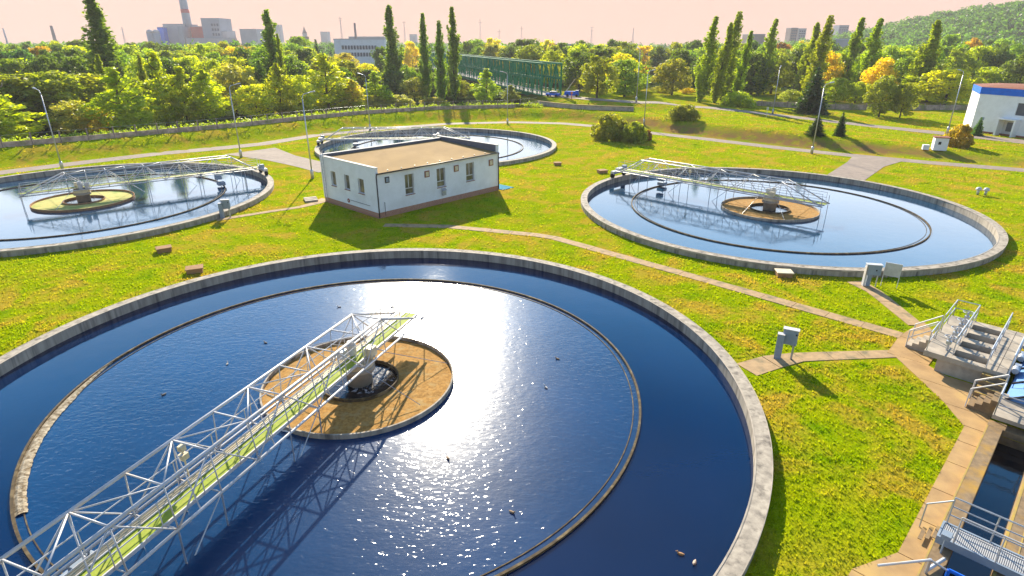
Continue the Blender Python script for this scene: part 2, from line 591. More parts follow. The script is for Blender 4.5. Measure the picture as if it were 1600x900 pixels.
def ground():
    pts, edges = [], []
    for c in TANKS:
        n = 96
        s = len(pts)
        pts += [Vector((c.x + 18.6 * math.cos(2 * math.pi * i / n), c.y + 18.6 * math.sin(2 * math.pi * i / n))) for i in range(n)]
        edges += [(s + i, s + (i + 1) % n) for i in range(n)]
    for poly in (CH1, CH2):
        s = len(pts)
        pts += [Vector(p) for p in poly]
        edges += [(s + i, s + (i + 1) % 4) for i in range(4)]

    def axis(lo, hi, fine0, fine1, step, grow=1.35):
        a = list(np.arange(fine0, fine1 + 1e-6, step))
        s = step
        x = fine1
        while x < hi:
            s *= grow
            x += s
            a.append(min(x, hi))
        s = step
        x = fine0
        while x > lo:
            s *= grow
            x -= s
            a.insert(0, max(x, lo))
        return a
    for x in axis(-1600, 1600, -150, 150, 2.5):
        for y in axis(-200, 1550, 0, 220, 2.5):
            if any((x - c.x) ** 2 + (y - c.y) ** 2 < 20 ** 2 and abs(math.hypot(x - c.x, y - c.y) - 18.6) < 0.5 for c in TANKS):
                continue
            pts.append(Vector((x + 0.013, y + 0.017)))
    vs, es, fs, *_ = geometry.delaunay_2d_cdt(pts, edges, [], 0, 1e-4)

    def inpoly(x, y, poly):
        q = Vector((x, y)) - O2
        u, v = q.dot(U2), q.dot(V2)
        us = [(Vector(p) - O2).dot(U2) for p in poly]
        w = [(Vector(p) - O2).dot(V2) for p in poly]
        return min(us) < u < max(us) and min(w) < v < max(w)
    keep = []
    for f in fs:
        cx = sum(vs[i].x for i in f) / 3
        cy = sum(vs[i].y for i in f) / 3
        if any((cx - c.x) ** 2 + (cy - c.y) ** 2 < 18.58 ** 2 for c in TANKS):
            continue
        if inpoly(cx, cy, CH1) or inpoly(cx, cy, CH2):
            continue
        keep.append(tuple(f))
    xs = np.array([v.x for v in vs]); ys = np.array([v.y for v in vs])
    zs = hz(xs, ys)
    me = bpy.data.meshes.new('ground')
    me.from_pydata([(a, b, c) for a, b, c in zip(xs, ys, zs)], [], keep)
    me.update()
    bm = bmesh.new(); bm.from_mesh(me)
    for f in bm.faces:
        if f.normal.z < 0: f.normal_flip()
    bmesh.ops.delete(bm, geom=[v for v in bm.verts if not v.link_faces], context='VERTS')
    bm.to_mesh(me); bm.free()
    me.polygons.foreach_set('use_smooth', [True] * len(me.polygons))
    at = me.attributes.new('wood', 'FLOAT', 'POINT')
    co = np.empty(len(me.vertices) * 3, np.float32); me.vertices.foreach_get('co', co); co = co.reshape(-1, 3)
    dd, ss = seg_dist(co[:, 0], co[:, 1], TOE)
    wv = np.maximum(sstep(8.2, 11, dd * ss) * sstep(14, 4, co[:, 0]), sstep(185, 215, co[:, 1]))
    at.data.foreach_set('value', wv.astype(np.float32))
    bank = sstep(0.3, 1.0, dd * ss) * sstep(4.4, 3.0, dd * ss) * sstep(8, 30, co[:, 0]) * sstep(78, 55, co[:, 0])
    at = me.attributes.new('bank', 'FLOAT', 'POINT')
    at.data.foreach_set('value', bank.astype(np.float32))
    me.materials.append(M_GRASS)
    o = bpy.data.objects.new('ground', me)
    COL.objects.link(o)
    tag(o, kind='structure')


ground()


PATHS = []


def strip(name, pts, w, mat, dz=0.006, seg=None, gap=0.0, cross=3, kind='structure', label=None):
    """a road or path draped on the ground along ground points"""
    pts = [Vector(p[:2]) for p in pts]
    if not isinstance(w, (list, tuple)):
        w = [w] * len(pts)
    PATHS.append(([tuple(p) for p in pts], max(w)))
    # smooth resample
    L = [0.0]
    for a, b in zip(pts[:-1], pts[1:]):
        L.append(L[-1] + (b - a).length)
    step = seg or 2.0
    n = max(2, int(round(L[-1] / step)))

    def at(s):
        s = min(max(s, 0), L[-1])
        for i in range(len(pts) - 1):
            if s <= L[i + 1] + 1e-9:
                t = (s - L[i]) / max(L[i + 1] - L[i], 1e-9)
                return pts[i].lerp(pts[i + 1], t), w[i] + (w[i + 1] - w[i]) * t
        return pts[-1], w[-1]

    def frame(s):
        p, ww = at(s)
        a, _ = at(s - 0.4)
        b, _ = at(s + 0.4)
        d = (b - a).normalized()
        return p, Vector((-d.y, d.x)), ww
    mb = MB()
    if gap == 0:
        rows = []
        for i in range(n + 1):
            p, nn, ww = frame(L[-1] * i / n)
            row = []
            for k in range(cross):
                q = p + nn * ww * (k / (cross - 1) - 0.5)
                row.append((q.x, q.y, float(hz(q.x, q.y)) + dz))
            rows.append(row)
        vs = [q for r in rows for q in r]
        fs = []
        for i in range(n):
            for k in range(cross - 1):
                a = i * cross + k
                fs.append((a, a + 1, a + cross + 1, a + cross))
        mb.add(vs, fs)
    else:
        for i in range(n):
            s0, s1 = L[-1] * i / n + gap / 2, L[-1] * (i + 1) / n - gap / 2
            jit = rnd.uniform(-0.006, 0.012)
            quad = []
            for s in (s0, s1):
                p, nn, ww = frame(s)
                for sg in (-0.5, 0.5):
                    quad.append(p + nn * ww * sg)
            poly = [quad[0], quad[1], quad[3], quad[2]]
            z = float(hz(poly[0].x, poly[0].y))
            mb.prism([(q.x, q.y) for q in poly], z - 0.03, z + 0.03 + jit)
    o = mb.build(name, mat)
    tag(o, kind=kind)
    return o


# roads and paths
def GP(*px):
    return [P(*p) for p in px]


strip('service_road', GP((-160, 297), (0, 270), (130, 254), (250, 240), (340, 232), (410, 225), (490, 212), (600, 201), (700, 193.5), (800, 191), (880, 193), (960, 200), (1010, 207), (1100, 217), (1200, 229), (1300, 240), (1450, 254), (1600, 266), (1750, 280)), [3.2, 3.2, 3.2, 3.2, 3.6, 3.2] + [2.9] * 13, M_ASPH, dz=0.02, seg=1.5)
strip('side_road', GP((392, 236), (440, 247), (480, 256), (520, 266)), [8.0, 4.6, 4.2, 4.2], M_ASPH, dz=0.03, seg=1.0)
strip('side_road', GP((1372, 247), (1352, 257), (1316, 281)), [6.5, 4.6, 4.3], M_ASPH, dz=0.03, seg=1.0)
strip('bridge_road', [(10.0, 162.0, 0)] + GP((925, 155), (1000, 160), (1100, 167.5), (1200, 178.5), (1300, 190), (1400, 201), (1500, 211), (1600, 222), (1750, 240)), 5.0, M_ASPH, dz=0.04, seg=2.0)
strip('path', GP((600, 352), (700, 354), (856, 369), (1100, 437), (1408, 525)), 0.95, M_PATH, seg=2.0, gap=0.03)
strip('path', GP((1166, 578), (1205, 566), (1250, 558), (1395, 553)), [1.35, 1.3, 0.9, 0.8], M_PATH, seg=1.7, gap=0.03)
strip('path', GP((1336, 440), (1368, 457), (1432, 509)), [1.3, 1.0, 0.9], M_PATH, seg=2.0, gap=0.03)
strip('path', GP((338, 344), (420, 331), (480, 322), (512, 311)), [0.8, 0.7, 0.8, 1.6], M_PATH, seg=2.0, gap=0.03)


def slab_area(name, uvs, z, mat):
    mb = MB()
    for poly in uvs:
        mb.prism([W2(*p) for p in poly], -0.05, z)
    return tag(mb.build(name, mat), kind='structure')


g = 0.018
pav = []
us = [-22.5, -20.2, -17.9, -16.2, -14.4, -12.2, -10.0, -7.8, -5.9, -4.45]
for a, b in zip(us[:-1], us[1:]):
    edge = lambda q: 2.76 if q >= -14.4 else max(1.93, 2.76 + (q + 14.4) * 0.47)
    pav.append([(a + g, edge(a + g)), (b - g, edge(b - g)), (b - g, 3.44), (a + g, 3.44)])
pav.append([(-4.45 + g, 2.72), (-3.0, 1.75), (-3.0, 3.44), (-4.45 + g, 3.44)])
pav.append([(-3.0 + g * 2, 1.73), (-1.3, 0.28), (-1.3, 3.44), (-3.0 + g * 2, 3.44)])
pav.append([(-1.3 + g * 2, 0.26), (0.48, -1.30), (0.52, -1.62), (0.52, 0.25), (-0.1, 1.2), (-0.1, 3.44), (-1.3 + g * 2, 3.44)])
pav.append([(0.54, -1.62), (3.15, -1.72), (3.15, 0.3), (0.54, 0.3)])
pav.append([(3.19, -1.72), (6.4, -1.3), (5.6, -0.75), (4.2, -0.05), (3.19, 0.3)])
slab_area('pavement', pav, 0.035, M_SLAB)

# ------------------------------------------------------------------ settling tank + bridge
def tank(c, label, scum, water_m, foam=None):
    t = thing('settling_tank', label, 'settling tank', c)
    MB().ring(18.3, 18.9, -1.2, 0.5, 192).build('outer_wall', M_RIM, t)
    mb = MB()
    mb.ring(18.27, 18.33, 0.485, 0.515, 192)
    mb.ring(18.9, 18.93, 0.38, 0.505, 192)
    mb.build('wall_coping', M_CONC, t)
    MB().ring(13.60, 13.70, -0.7, -0.005, 160).build('weir_wall', M_WEIR, t)
    MB().ring(13.32, 13.36, -0.5, -0.075, 160).build('scum_baffle', M_WEIR, t)
    MB().ring(4.55, 4.63, -0.7, 0.13, 96).build('feed_ring', M_RIM if scum is M_SCUM else M_RUST, t)
    s = MB()
    rs = [1.89, 2.4, 3.0, 3.6, 4.1, 4.54]
    n = 72
    vs = []
    for r in rs:
        for i in range(n):
            a = 2 * math.pi * i / n
            vs.append((r * math.cos(a), r * math.sin(a), WZ + 0.05 + rnd.uniform(-0.012, 0.012)))
    fs = []
    for k in range(len(rs) - 1):
        for i in range(n):
            j = (i + 1) % n
            fs.append((k * n + i, k * n + j, (k + 1) * n + j, (k + 1) * n + i))
    s.add(vs, fs)
    s.build('scum_layer', scum, t)
    MB().ring(1.84, 1.90, -0.7, 0.12, 64).build('inner_ring', M_RUST if scum is M_SCUMG else M_WEIR, t)
    MB().disc(1.9, WZ + 0.03, 64).build('inner_pool', M_POOL, t)
    MB().lathe([(0.62, -0.8), (0.62, 0.62), (0.8, 0.66), (0.8, 0.86), (0.5, 0.88)], 32).build('centre_pillar', M_CONC, t, True)
    if foam:
        m = MB()
        n = 150
        vs = []
        for i in range(n + 1):
            a = foam[0] + (foam[1] - foam[0]) * i / n
            w_ = 0.40 * min(1, i / 45) * rnd.uniform(0.93, 1.04)
            vs += [((13.6 - w_ * q) * math.cos(a), (13.6 - w_ * q) * math.sin(a), -0.055 + (0.03 if 0 < q < 1 else -0.02) + rnd.uniform(-0.006, 0.006)) for q in (0, 0.3, 0.7, 1)]
        m.add(vs, [(i * 4 + q, i * 4 + q + 1, i * 4 + q + 5, i * 4 + q + 4) for i in range(n) for q in range(3)])
        m.build('foam_strip', M_FOAM, t)
    for r0, r1, wm in ((0.5, 13.66, water_m), (13.66, 18.4, M_WATER_OUT if water_m is M_WATER else water_m)):
        o = MB().ring(r0, r1, WZ - 0.4, WZ, 160).build('water', wm)
        o.location = c
        tag(o, kind='structure')
    return t


tank(TANKS[0], 'large round tank in the foreground, with dark blue water and an orange brown scum disc', M_SCUM, M_WATER, (R(172), R(222)))
tank(TANKS[1], 'round tank at the right, behind the low white railed platform, with light blue water', M_SCUM, M_WATER_FAR)
tank(TANKS[2], 'round tank cut by the left edge, its centre disc covered in pale yellow green scum', M_SCUMG, M_WATER_FAR)
tank(TANKS[3], 'farthest round tank, half hidden behind the white flat roofed building', M_SCUM, M_WATER_FAR)


def scraper_bridge():
    t = thing('scraper_bridge', 'x', 'scraper bridge', (0, 0, 0), 0, 'rotating lattice bridges across the round tanks')
    xs = [1.05 - 1.78 * k for k in range(10)]
    ZT, ZB, YT, YB = 3.0, 1.3, 0.8, 0.95
    for s in (1, -1):
        MB().path([(5.1, s * YB, ZB), (xs[0], s * YT, ZT), (xs[-1], s * YT, ZT), (-17.6, s * YB, ZB)], 0.062, 8).build('top_chord', M_WHITE, t, True)
        MB().bar((5.2, s * YB, ZB), (-18.4, s * YB, ZB), 0.055, n=8).build('bottom_chord', M_WHITE, t, True)
    for k, x in enumerate(xs):
        MB().bar((x, YT, ZT), (x, -YT, ZT), 0.032).build('strut', M_WHITE, t, True)
        MB().bar((x, YB, ZB - 0.02), (x, -YB, ZB - 0.02), 0.028).build('strut', M_WHITE, t, True)
        for s in (1, -1):
            MB().bar((x, s * YT, ZT), (x, s * YB, ZB), 0.025).build('post', M_WHITE, t, True)
        if k < 9:
            a = 1 if k % 2 == 0 else -1
            MB().bar((x, a * YT, ZT), (xs[k + 1], -a * YT, ZT), 0.028).build('brace', M_WHITE, t, True)
            for s in (1, -1):
                if k % 2 == 0:
                    MB().bar((x, s * YT, ZT), (xs[k + 1], s * YB, ZB), 0.030).build('brace', M_WHITE, t, True)
                else:
                    MB().bar((xs[k + 1], s * YT, ZT), (x, s * YB, ZB), 0.030).build('brace', M_WHITE, t, True)
    for s in (1, -1):
        MB().bar((xs[0], s * YT, ZT), (2.9, s * YB, ZB), 0.03).build('brace', M_WHITE, t, True)
    for k in range(0, 10, 2):
        x = xs[k]
        MB().bar((x - 0.05, YT, ZT - 0.03), (x - 0.9, -YB, ZB), 0.028).build('brace', M_WHITE, t, True)
    MB().box((-6.65, -0.155, 1.40), (23.7, 0.66, 0.03)).build('walkway', M_DECK, t)
    m = MB()
    m.box((-6.65, -0.515, 1.385), (23.7, 0.05, 0.14))
    m.box((-6.65, 0.20, 1.40), (23.7, 0.04, 0.1))
    m.build('toe_board', M_WHITE, t)
    m = MB()
    for y in (0.28, 0.38, 0.48):
        m.bar((5.1, y, 1.43), (-18.2, y, 1.43), 0.035)
    m.build('cable_conduit', M_CREAM, t, True)
    for y in (0.60, -0.56):
        m = MB()
        for z in (1.9, 2.38):
            m.bar((4.9, y, z), (-18.2, y, z), 0.022)
        for x in np.arange(-18.2, 5.0, 1.65):
            m.bar((x, y, 1.35), (x, y, 2.38), 0.02, n=5)
        m.build('handrail', M_WHITE, t)
    for x in (-4.3, -6.08, -9.64, -11.42, -14.97, -16.2):
        for s in (1, -1):
            MB().bar((x, s * 0.93, 1.3), (x - 0.05, s * 0.93, -0.6), 0.032).build('hanger', M_GALV, t)
    for s in (1, -1):
        MB().bar((5.05, s * 0.9, 2.1), (5.1, s * 0.9, -0.6), 0.028).build('hanger', M_GALV, t)
    m = MB()
    for a, b in ((-4.3, -6.08), (-9.64, -11.42), (-14.97, -16.2)):
        m.bar((a, -0.93, 1.25), (b, -0.93, -0.4), 0.022)
    m.box((-10.5, -0.93, -0.35), (12.5, 0.05, 0.35))
    m.build('scraper_blade', M_GALV, t)
    d = MB()
    d.box((0.05, 0.1, 1.15), (1.2, 1.2, 0.22))
    d.lathe([(0.75, 0), (0.75, 0.28), (0.5, 0.36)], 24, (0, 0, 0.9))
    d.box((0.25, -0.62, 1.6), (0.5, 0.4, 0.5))
    dr = d.build('drive_unit', M_CREAM, t)
    e = MB().bar((0.0, 0.3, 1.3), (0.0, 0.3, 1.95), 0.24, n=14)
    e.bar((0.0, 0.3, 1.95), (0.0, 0.3, 2.1), 0.17, n=14)
    e.box((-0.55, 0.45, 1.6), (0.4, 0.35, 0.55))
    e.build('motor', M_WHITE, dr, False)
    m = MB()
    for (x, y), (u, v) in (((0.9, -0.95), (2.9, -3.4)), ((-0.9, -0.95), (-1.0, -3.9)), ((0.9, 0.95), (2.6, 3.5)), ((-0.9, 0.95), (-2.4, 3.6))):
        MB().bar((x, y, 1.3), (u, v, 0.05), 0.016, n=5).build('guy_rod', M_GALV, t)
    m = MB()
    m.bar((-9.5, 0.62, 1.35), (-9.5, 0.62, 2.55), 0.03)
    m.box((-9.5, 0.62, 2.62), (0.2, 0.2, 0.2))
    m.box((-9.5, 0.62, 2.28), (0.26, 0.22, 0.22))
    m.build('sensor_post', M_CREAM, t)
    m = MB()
    m.box((-13.2, 0.9, 0.9), (0.7, 0.5, 0.5))
    m.box((-13.3, 1.4, 0.25), (0.8, 0.9, 0.35))
    m.bar((-13.0, 1.3, 0.1), (-13.0, 0.9, 1.3), 0.04)
    m.build('scum_hopper', M_GREYBOX, t, bevel=0.02)
    ec = MB()
    ec.box((-18.55, 0, 1.12), (0.5, 2.6, 0.34))
    ec.box((-18.4, 0.0, 1.42), (0.6, 1.0, 0.3))
    ec = ec.build('end_carriage', M_WHITE, t, bevel=0.02)
    for y in (-1.15, 1.15):
        MB().bar((-18.75, y, 0.78), (-18.45, y, 0.78), 0.28, n=20).build('wheel', M_BLACK, ec, True)
    MB().box((-18.3, 0.75, 1.55), (0.5, 0.45, 0.5)).build('control_cabinet', M_GREYBOX, t, bevel=0.02)
    return t


sb = scraper_bridge()
sb['label'] = 'white lattice bridge with lime green deck running out of the lower left corner'
sb.location = TANKS[0]
sb.rotation_euler = (0, 0, R(70.2))
copy_tree(sb, 'lattice bridge ending in mid tank on the right hand round tank with light blue water', TANKS[1], R(-45.2))
copy_tree(sb, 'lattice bridge over the tank with the pale yellow green scum disc', TANKS[2], math.atan2(61.6 - 72.4, -45.4 + 31.4))
copy_tree(sb, 'farthest lattice bridge, partly hidden behind the roof of the white building', TANKS[3], R(3.0))

# ------------------------------------------------------------------ ducks
def duck():
    rings = [(-0.30, 0.10, 0.012, 0.010), (-0.24, 0.085, 0.05, 0.035), (-0.14, 0.06, 0.105, 0.075), (-0.02, 0.05, 0.125, 0.09), (0.10, 0.055, 0.11, 0.085),
             (0.17, 0.085, 0.07, 0.07), (0.19, 0.14, 0.045, 0.045), (0.20, 0.19, 0.042, 0.042), (0.225, 0.225, 0.05, 0.05), (0.265, 0.225, 0.045, 0.042), (0.295, 0.21, 0.025, 0.018), (0.34, 0.198, 0.022, 0.009), (0.362, 0.196, 0.006, 0.004)]
    n = 12
    mb = MB()
    vs = []
    for i, (x, z, w, h) in enumerate(rings):
        p0 = rings[max(i - 1, 0)]; p1 = rings[min(i + 1, len(rings) - 1)]
        d = Vector((p1[0] - p0[0], 0, p1[1] - p0[1])).normalized()
        up = Vector((-d.z, 0, d.x))
        for k in range(n):
            a = 2 * math.pi * k / n
            q = Vector((x, 0, z)) + Vector((0, 1, 0)) * w * math.cos(a) + up * h * math.sin(a)
            vs.append(q)
    fs = [(i * n + k, i * n + (k + 1) % n, (i + 1) * n + (k + 1) % n, (i + 1) * n + k) for i in range(len(rings) - 1) for k in range(n)]
    fs += [tuple(range(n - 1, -1, -1)), tuple((len(rings) - 1) * n + k for k in range(n))]
    mb.add(vs, fs)
    return mb.build('duck', M_DUCK, None, True)


ducks = [((415, 536), 'grey', 'small grey duck swimming left of the orange scum disc, nearest to the lattice bridge'),
         ((355, 569), 'pale', 'pale duck swimming between the weir ring and the lattice bridge, left of centre'),
         ((256, 617), 'grey', 'dark duck swimming alone at the left, amid faint ring ripples'),
         ((530, 480), 'pale', 'pale duck on the water beyond the far end of the lattice bridge'),
         ((871, 561), 'brown', 'brown duck near the right weir ring, the upper of two close together'),
         ((853, 606), 'pale', 'pale duck near the right weir ring, the lower of two close together'),
         ((1063, 866), 'rust', 'rust brown duck in the dark water at the lower right, upper of a pair'),
         ((1085, 880), 'white', 'white fronted brown duck in the dark water at the lower right, lower of a pair'),
         ((700, 717), 'brown', 'brown duck lost among the sun sparkles below the scum disc'),
         ((800, 801), 'brown', 'brown duck among the sun sparkles beside the lower weir ring'),
         ((612, 480), 'pale', 'pale duck at the upper edge of the sun glare')]
DC = {'grey': (0.16, 0.14, 0.12), 'pale': (0.55, 0.5, 0.45), 'brown': (0.28, 0.18, 0.1), 'rust': (0.5, 0.26, 0.1), 'white': (0.6, 0.45, 0.33)}
d0 = None
for (p, c, lab) in ducks:
    o = duck() if d0 is None else d0.copy()
    if d0 is None: d0 = o
    else: COL.objects.link(o)
    x, y = G(*p, WZ)
    o.location = (x, y, WZ - 0.0)
    o.rotation_euler = (0, 0, rnd.uniform(0, 6.28))
    o.scale = (0.46,) * 3
    o.color = (*DC[c], 1)
    tag(o, lab, 'duck', 'ducks swimming on the foreground tank')

# ------------------------------------------------------------------ white flat roofed building
B0 = Vector((-12.64, 54.45, 0))
BA = math.atan2(0.727, 0.686)
bld = thing('flat_roofed_building', 'low white rendered building with brick plinth and tan flat roof between the tanks', 'building', B0, BA)
BL, BD, BH, TH = 16.25, 9.4, 4.27, 0.3
FW = [(3.32, 4.40, 1.70, 3.68), (7.31, 8.45, 1.76, 3.68), (11.33, 12.5, 1.76, 3.68)]
LW = [(2.02, 3.02, 2.02, 3.45), (4.52, 5.42, 2.02, 3.48), (7.0, 7.9, 2.02, 3.48)]


def wall_with_holes(mb, length, h0, h1, holes, fn, th):
    """boxes between openings; fn maps (s, t, z) to local xyz, t = depth into the wall"""
    xs = sorted({0.0, length} | {a for h in holes for a in h[:2]})
    for a, b in zip(xs[:-1], xs[1:]):
        hs = sorted([(h[2], h[3]) for h in holes if h[0] < b - 1e-6 and h[1] > a + 1e-6])
        z = h0
        for lo, hi in hs + [(h1, h1)]:
            if lo > z + 1e-6:
                v = [fn(s, t, zz) for zz in (z, lo) for s, t in ((a, 0), (b, 0), (b, th), (a, th))]
                mb.add(v, [(3, 2, 1, 0), (4, 5, 6, 7), (0, 1, 5, 4), (1, 2, 6, 5), (2, 3, 7, 6), (3, 0, 4, 7)])
            z = hi


w = MB()
fr = lambda s, t, z: (s, t, z)
lf = lambda s, t, z: (t, s, z)
wall_with_holes(w, BL, 0.55, BH, FW, fr, TH)
bld_front = w.build('front_wall', M_RENDER, bld)
w = MB()
wall_with_holes(w, BD - 0.3, 0.55, 4.78, [(a - 0.3, b - 0.3, c, d) for a, b, c, d in LW], lambda s, t, z: (t, s + 0.3, z), TH)
w.box((0.15, 0.15, 4.525), (0.3, 0.3, 0.5))
w.build('side_wall', M_RENDER, bld)
w = MB()
w.box((BL / 2, BD + 0.152, 2.72), (BL, 0.3, 4.36))
w.box((BL - 0.15, BD / 2 + 0.15, 2.8), (0.29, BD - 0.31, 4.5))
w.box((BL - 0.15, 0.15, 4.67), (0.3, 0.295, 0.76))
w.build('back_wall', M_RENDER, bld)
MB().box((BL / 2, BD / 2 + 0.15, 0.275), (BL - 0.06, BD + 0.24, 0.55)).build('brick_plinth', M_BRICK, bld)
w = MB()
w.add([(0.3, -0.16, BH + 0.03), (BL - 0.3, -0.16, BH + 0.03), (BL - 0.3, BD, BH + 0.40), (0.3, BD, BH + 0.40)], [(0, 1, 2, 3)])
w.box((BL / 2, BD / 2 + 0.1, BH - 0.06), (BL - 0.62, BD - 0.5, 0.1))
rf = w.build('flat_roof', M_ROOF, bld)
w = MB()
for i in range(9):
    w.bar((1.6 + i * 1.6, 0.25, BH), (1.6 + i * 1.6, 0.25, BH + 0.12), 0.07, n=8)
w.build('roof_vent', M_DARK, rf)
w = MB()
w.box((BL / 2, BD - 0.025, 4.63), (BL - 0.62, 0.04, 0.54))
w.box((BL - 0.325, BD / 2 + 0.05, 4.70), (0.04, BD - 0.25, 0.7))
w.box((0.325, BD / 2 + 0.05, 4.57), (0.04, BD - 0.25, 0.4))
w.build('parapet_shade_plate', surf('painted_parapet_shade', (0.10, 0.11, 0.14), (0.075, 0.085, 0.11), 2, 0.6), bld)  # dark plates modelling the shade on the parapet's inner, sun-averted faces
for nm, c, s in (('parapet_cap', (0.15, BD / 2 + 0.15, 4.80), (0.38, BD + 0.38, 0.05)), ('parapet_cap', (BL / 2, BD + 0.15, 4.925), (BL - 0.45, 0.38, 0.05)), ('parapet_cap', (BL - 0.15, BD / 2 + 0.15, 5.075), (0.38, BD + 0.38, 0.05))):
    MB().box(c, s).build(nm, M_BOARD, bld)
g_ = MB().bar((0.0, -0.20, BH - 0.02), (BL - 0.2, -0.20, BH - 0.02), 0.07, n=8).build('gutter', M_DARK, bld, True)
for x in (0.06, BL - 0.1):
    MB().path([(x, -0.18, BH - 0.05), (x, -0.08, BH - 0.3), (x, -0.08, 0.1)], 0.055, 8).build('downpipe', M_DARK, bld, True)


def window(x0, x1, z0, z1, fn, parent, mull=True):
    m = MB()
    e = 0.06

    def bx(s0, s1, za, zb, t0, t1):
        v = [fn(s, t, zz) for zz in (za, zb) for s, t in ((s0, t0), (s1, t0), (s1, t1), (s0, t1))]
        m.add(v, [(3, 2, 1, 0), (4, 5, 6, 7), (0, 1, 5, 4), (1, 2, 6, 5), (2, 3, 7, 6), (3, 0, 4, 7)])
    bx(x0 + .003, x0 + e, z0 + .003, z1 - .003, 0.17, 0.24); bx(x1 - e, x1 - .003, z0 + .003, z1 - .003, 0.17, 0.24)
    bx(x0 + e, x1 - e, z0 + .003, z0 + e, 0.17, 0.24); bx(x0 + e, x1 - e, z1 - e, z1 - .003, 0.17, 0.24)
    zt = z0 + (z1 - z0) * 0.30
    if mull:
        bx(x0 + e, x1 - e, zt - 0.05, zt + 0.05, 0.17, 0.24)
        xm = (x0 + x1) / 2
        bx(xm - 0.04, xm + 0.04, zt + 0.05, z1 - e, 0.17, 0.24)
    fr_ = m.build('window', M_WHITE, parent)
    m = MB()
    m.add([fn(s, 0.205, z) for s, z in ((x0 + e, z0 + e), (x1 - e, z0 + e), (x1 - e, z1 - e), (x0 + e, z1 - e))], [(0, 1, 2, 3)])
    m.build('pane', M_GLASS, fr_)
    m = MB()
    bx2 = [fn(s, t, zz) for zz in (z0 - 0.06, z0 - 0.003) for s, t in ((x0 - 0.05, -0.06), (x1 + 0.05, -0.06), (x1 + 0.05, -0.003), (x0 - 0.05, -0.003))]
    m.add(bx2, [(3, 2, 1, 0), (4, 5, 6, 7), (0, 1, 5, 4), (1, 2, 6, 5), (2, 3, 7, 6), (3, 0, 4, 7)])
    m.build('sill', M_TILE, fr_)


for a, b, c, d in FW:
    window(a, b, c, d, fr, bld)
for a, b, c, d in LW:
    window(a, b, c, d, lf, bld, False)
for (a, b, c, d), mm in zip([(1.02, 1.5, 3.25, 3.82), (5.75, 6.35, 3.05, 3.68), (9.62, 10.25, 3.05, 3.7), (14.7, 15.35, 2.95, 3.62)], (M_GREYBOX, M_CREAM, M_CREAM, M_CREAM)):
    m = MB()
    m.box(((a + b) / 2, -0.03, (c + d) / 2), (b - a, 0.06, d - c))
    v = m.build('wall_vent', M_TILE if mm is M_CREAM else M_DARK, bld)
    MB().box(((a + b) / 2, -0.07, (c + d) / 2), ((b - a) * 0.62, 0.03, (d - c) * 0.7)).build('vent_cover', mm, v)
m = MB()
m.box((8.05, -0.14, 1.15), (0.42, 0.24, 0.5))
m.add([(7.78, -0.01, 1.6), (8.32, -0.01, 1.6), (8.32, -0.36, 1.42), (7.78, -0.36, 1.42)], [(0, 1, 2, 3)])
m.build('wall_hydrant_box', M_GALV, bld)
m = MB()
n = 20
m.lathe([(0.21, 0), (0.21, 0.03)], n)
for i in range(len(m.v)):
    x, y, z = m.v[i]
    m.v[i] = (-0.004 - z, 5.0 + x, 0.92 + y)
rs_ = m.build('round_sign', surf('dark_red_enamel', (0.30, 0.02, 0.03), (0.24, 0.02, 0.03), 3, 0.4), bld)
m = MB(); m.box((-0.05, 5.0, 0.92), (0.02, 0.14, 0.14)); m.build('sign_centre', M_WHITE, rs_)
MB().bar((-0.05, 4.6, 1.05), (-0.05, 1.2, 1.05), 0.022).build('hand_pipe', M_DARK, bld)
m = MB()
for y in (8.75, 9.15):
    m.bar((-0.18, y, 0.3), (-0.18, y, 5.4), 0.03)
for z in np.arange(0.6, 5.3, 0.35):
    m.bar((-0.18, 8.75, z), (-0.18, 9.15, z), 0.018)
m.build('roof_ladder', M_GALV, bld)
MB().bar((0.75, -0.09, 0.2), (0.75, -0.09, 1.5), 0.025).build('conduit', M_DARK, bld)

# blue basin beside the building, steps and loose slabs
q = G(800, 293)
m = MB()
m.box((BL + 1.15, 0.9, 0.03), (1.8, 2.6, 0.06))
o = m.build('blue_cover_plate', surf('teal_sheet', (0.05, 0.22, 0.32), (0.04, 0.18, 0.27), 2, 0.95, spec=0.05)); o.location = B0; o.rotation_euler = (0, 0, BA)
tag(o, 'flat blue cover plate in the grass at the right end of the white building', 'cover plate')
st = thing('concrete_steps', 'short concrete steps in the grass at the left corner of the white building', 'steps', (*G(487, 315), 0), R(115))
m = MB()
for i in range(3):
    m.box((i * 0.55, 0, 0.09 + 0.02 * i), (0.42, 1.3, 0.18))
m.build('tread', M_CONC, st)

# ------------------------------------------------------------------ lamp posts
def lamp_post():
    t = thing('street_lamp', 'x', 'street lamp', (0, 0, 0), 0, 'tall street lamps of the plant')
    m = MB().lathe([(0.2, 0), (0.2, 0.9), (0.13, 1.1)], 14)
    m.build('base', M_GALV, t, True)
    m = MB().bar((0, 0, 1.05), (0, 0, 9.4), 0.085, 0.055, 10)
    m.path([(0, 0, 9.4), (0.06, 0, 9.72), (0.25, 0, 9.92), (0.95, 0, 10.1)], 0.045, 8)
    m.build('pole', M_GALV, t, True)
    m = MB()
    m.add([(0.85, -0.12, 10.05), (1.55, -0.14, 10.16), (1.55, 0.14, 10.16), (0.85, 0.12, 10.05), (0.9, -0.07, 10.19), (1.5, -0.08, 10.28), (1.5, 0.08, 10.28), (0.9, 0.07, 10.19)],
          [(0, 1, 2, 3), (4, 7, 6, 5), (0, 4, 5, 1), (1, 5, 6, 2), (2, 6, 7, 3), (3, 7, 4, 0)])
    m.build('lamp_head', M_WHITE, t, bevel=0.02)
    return t


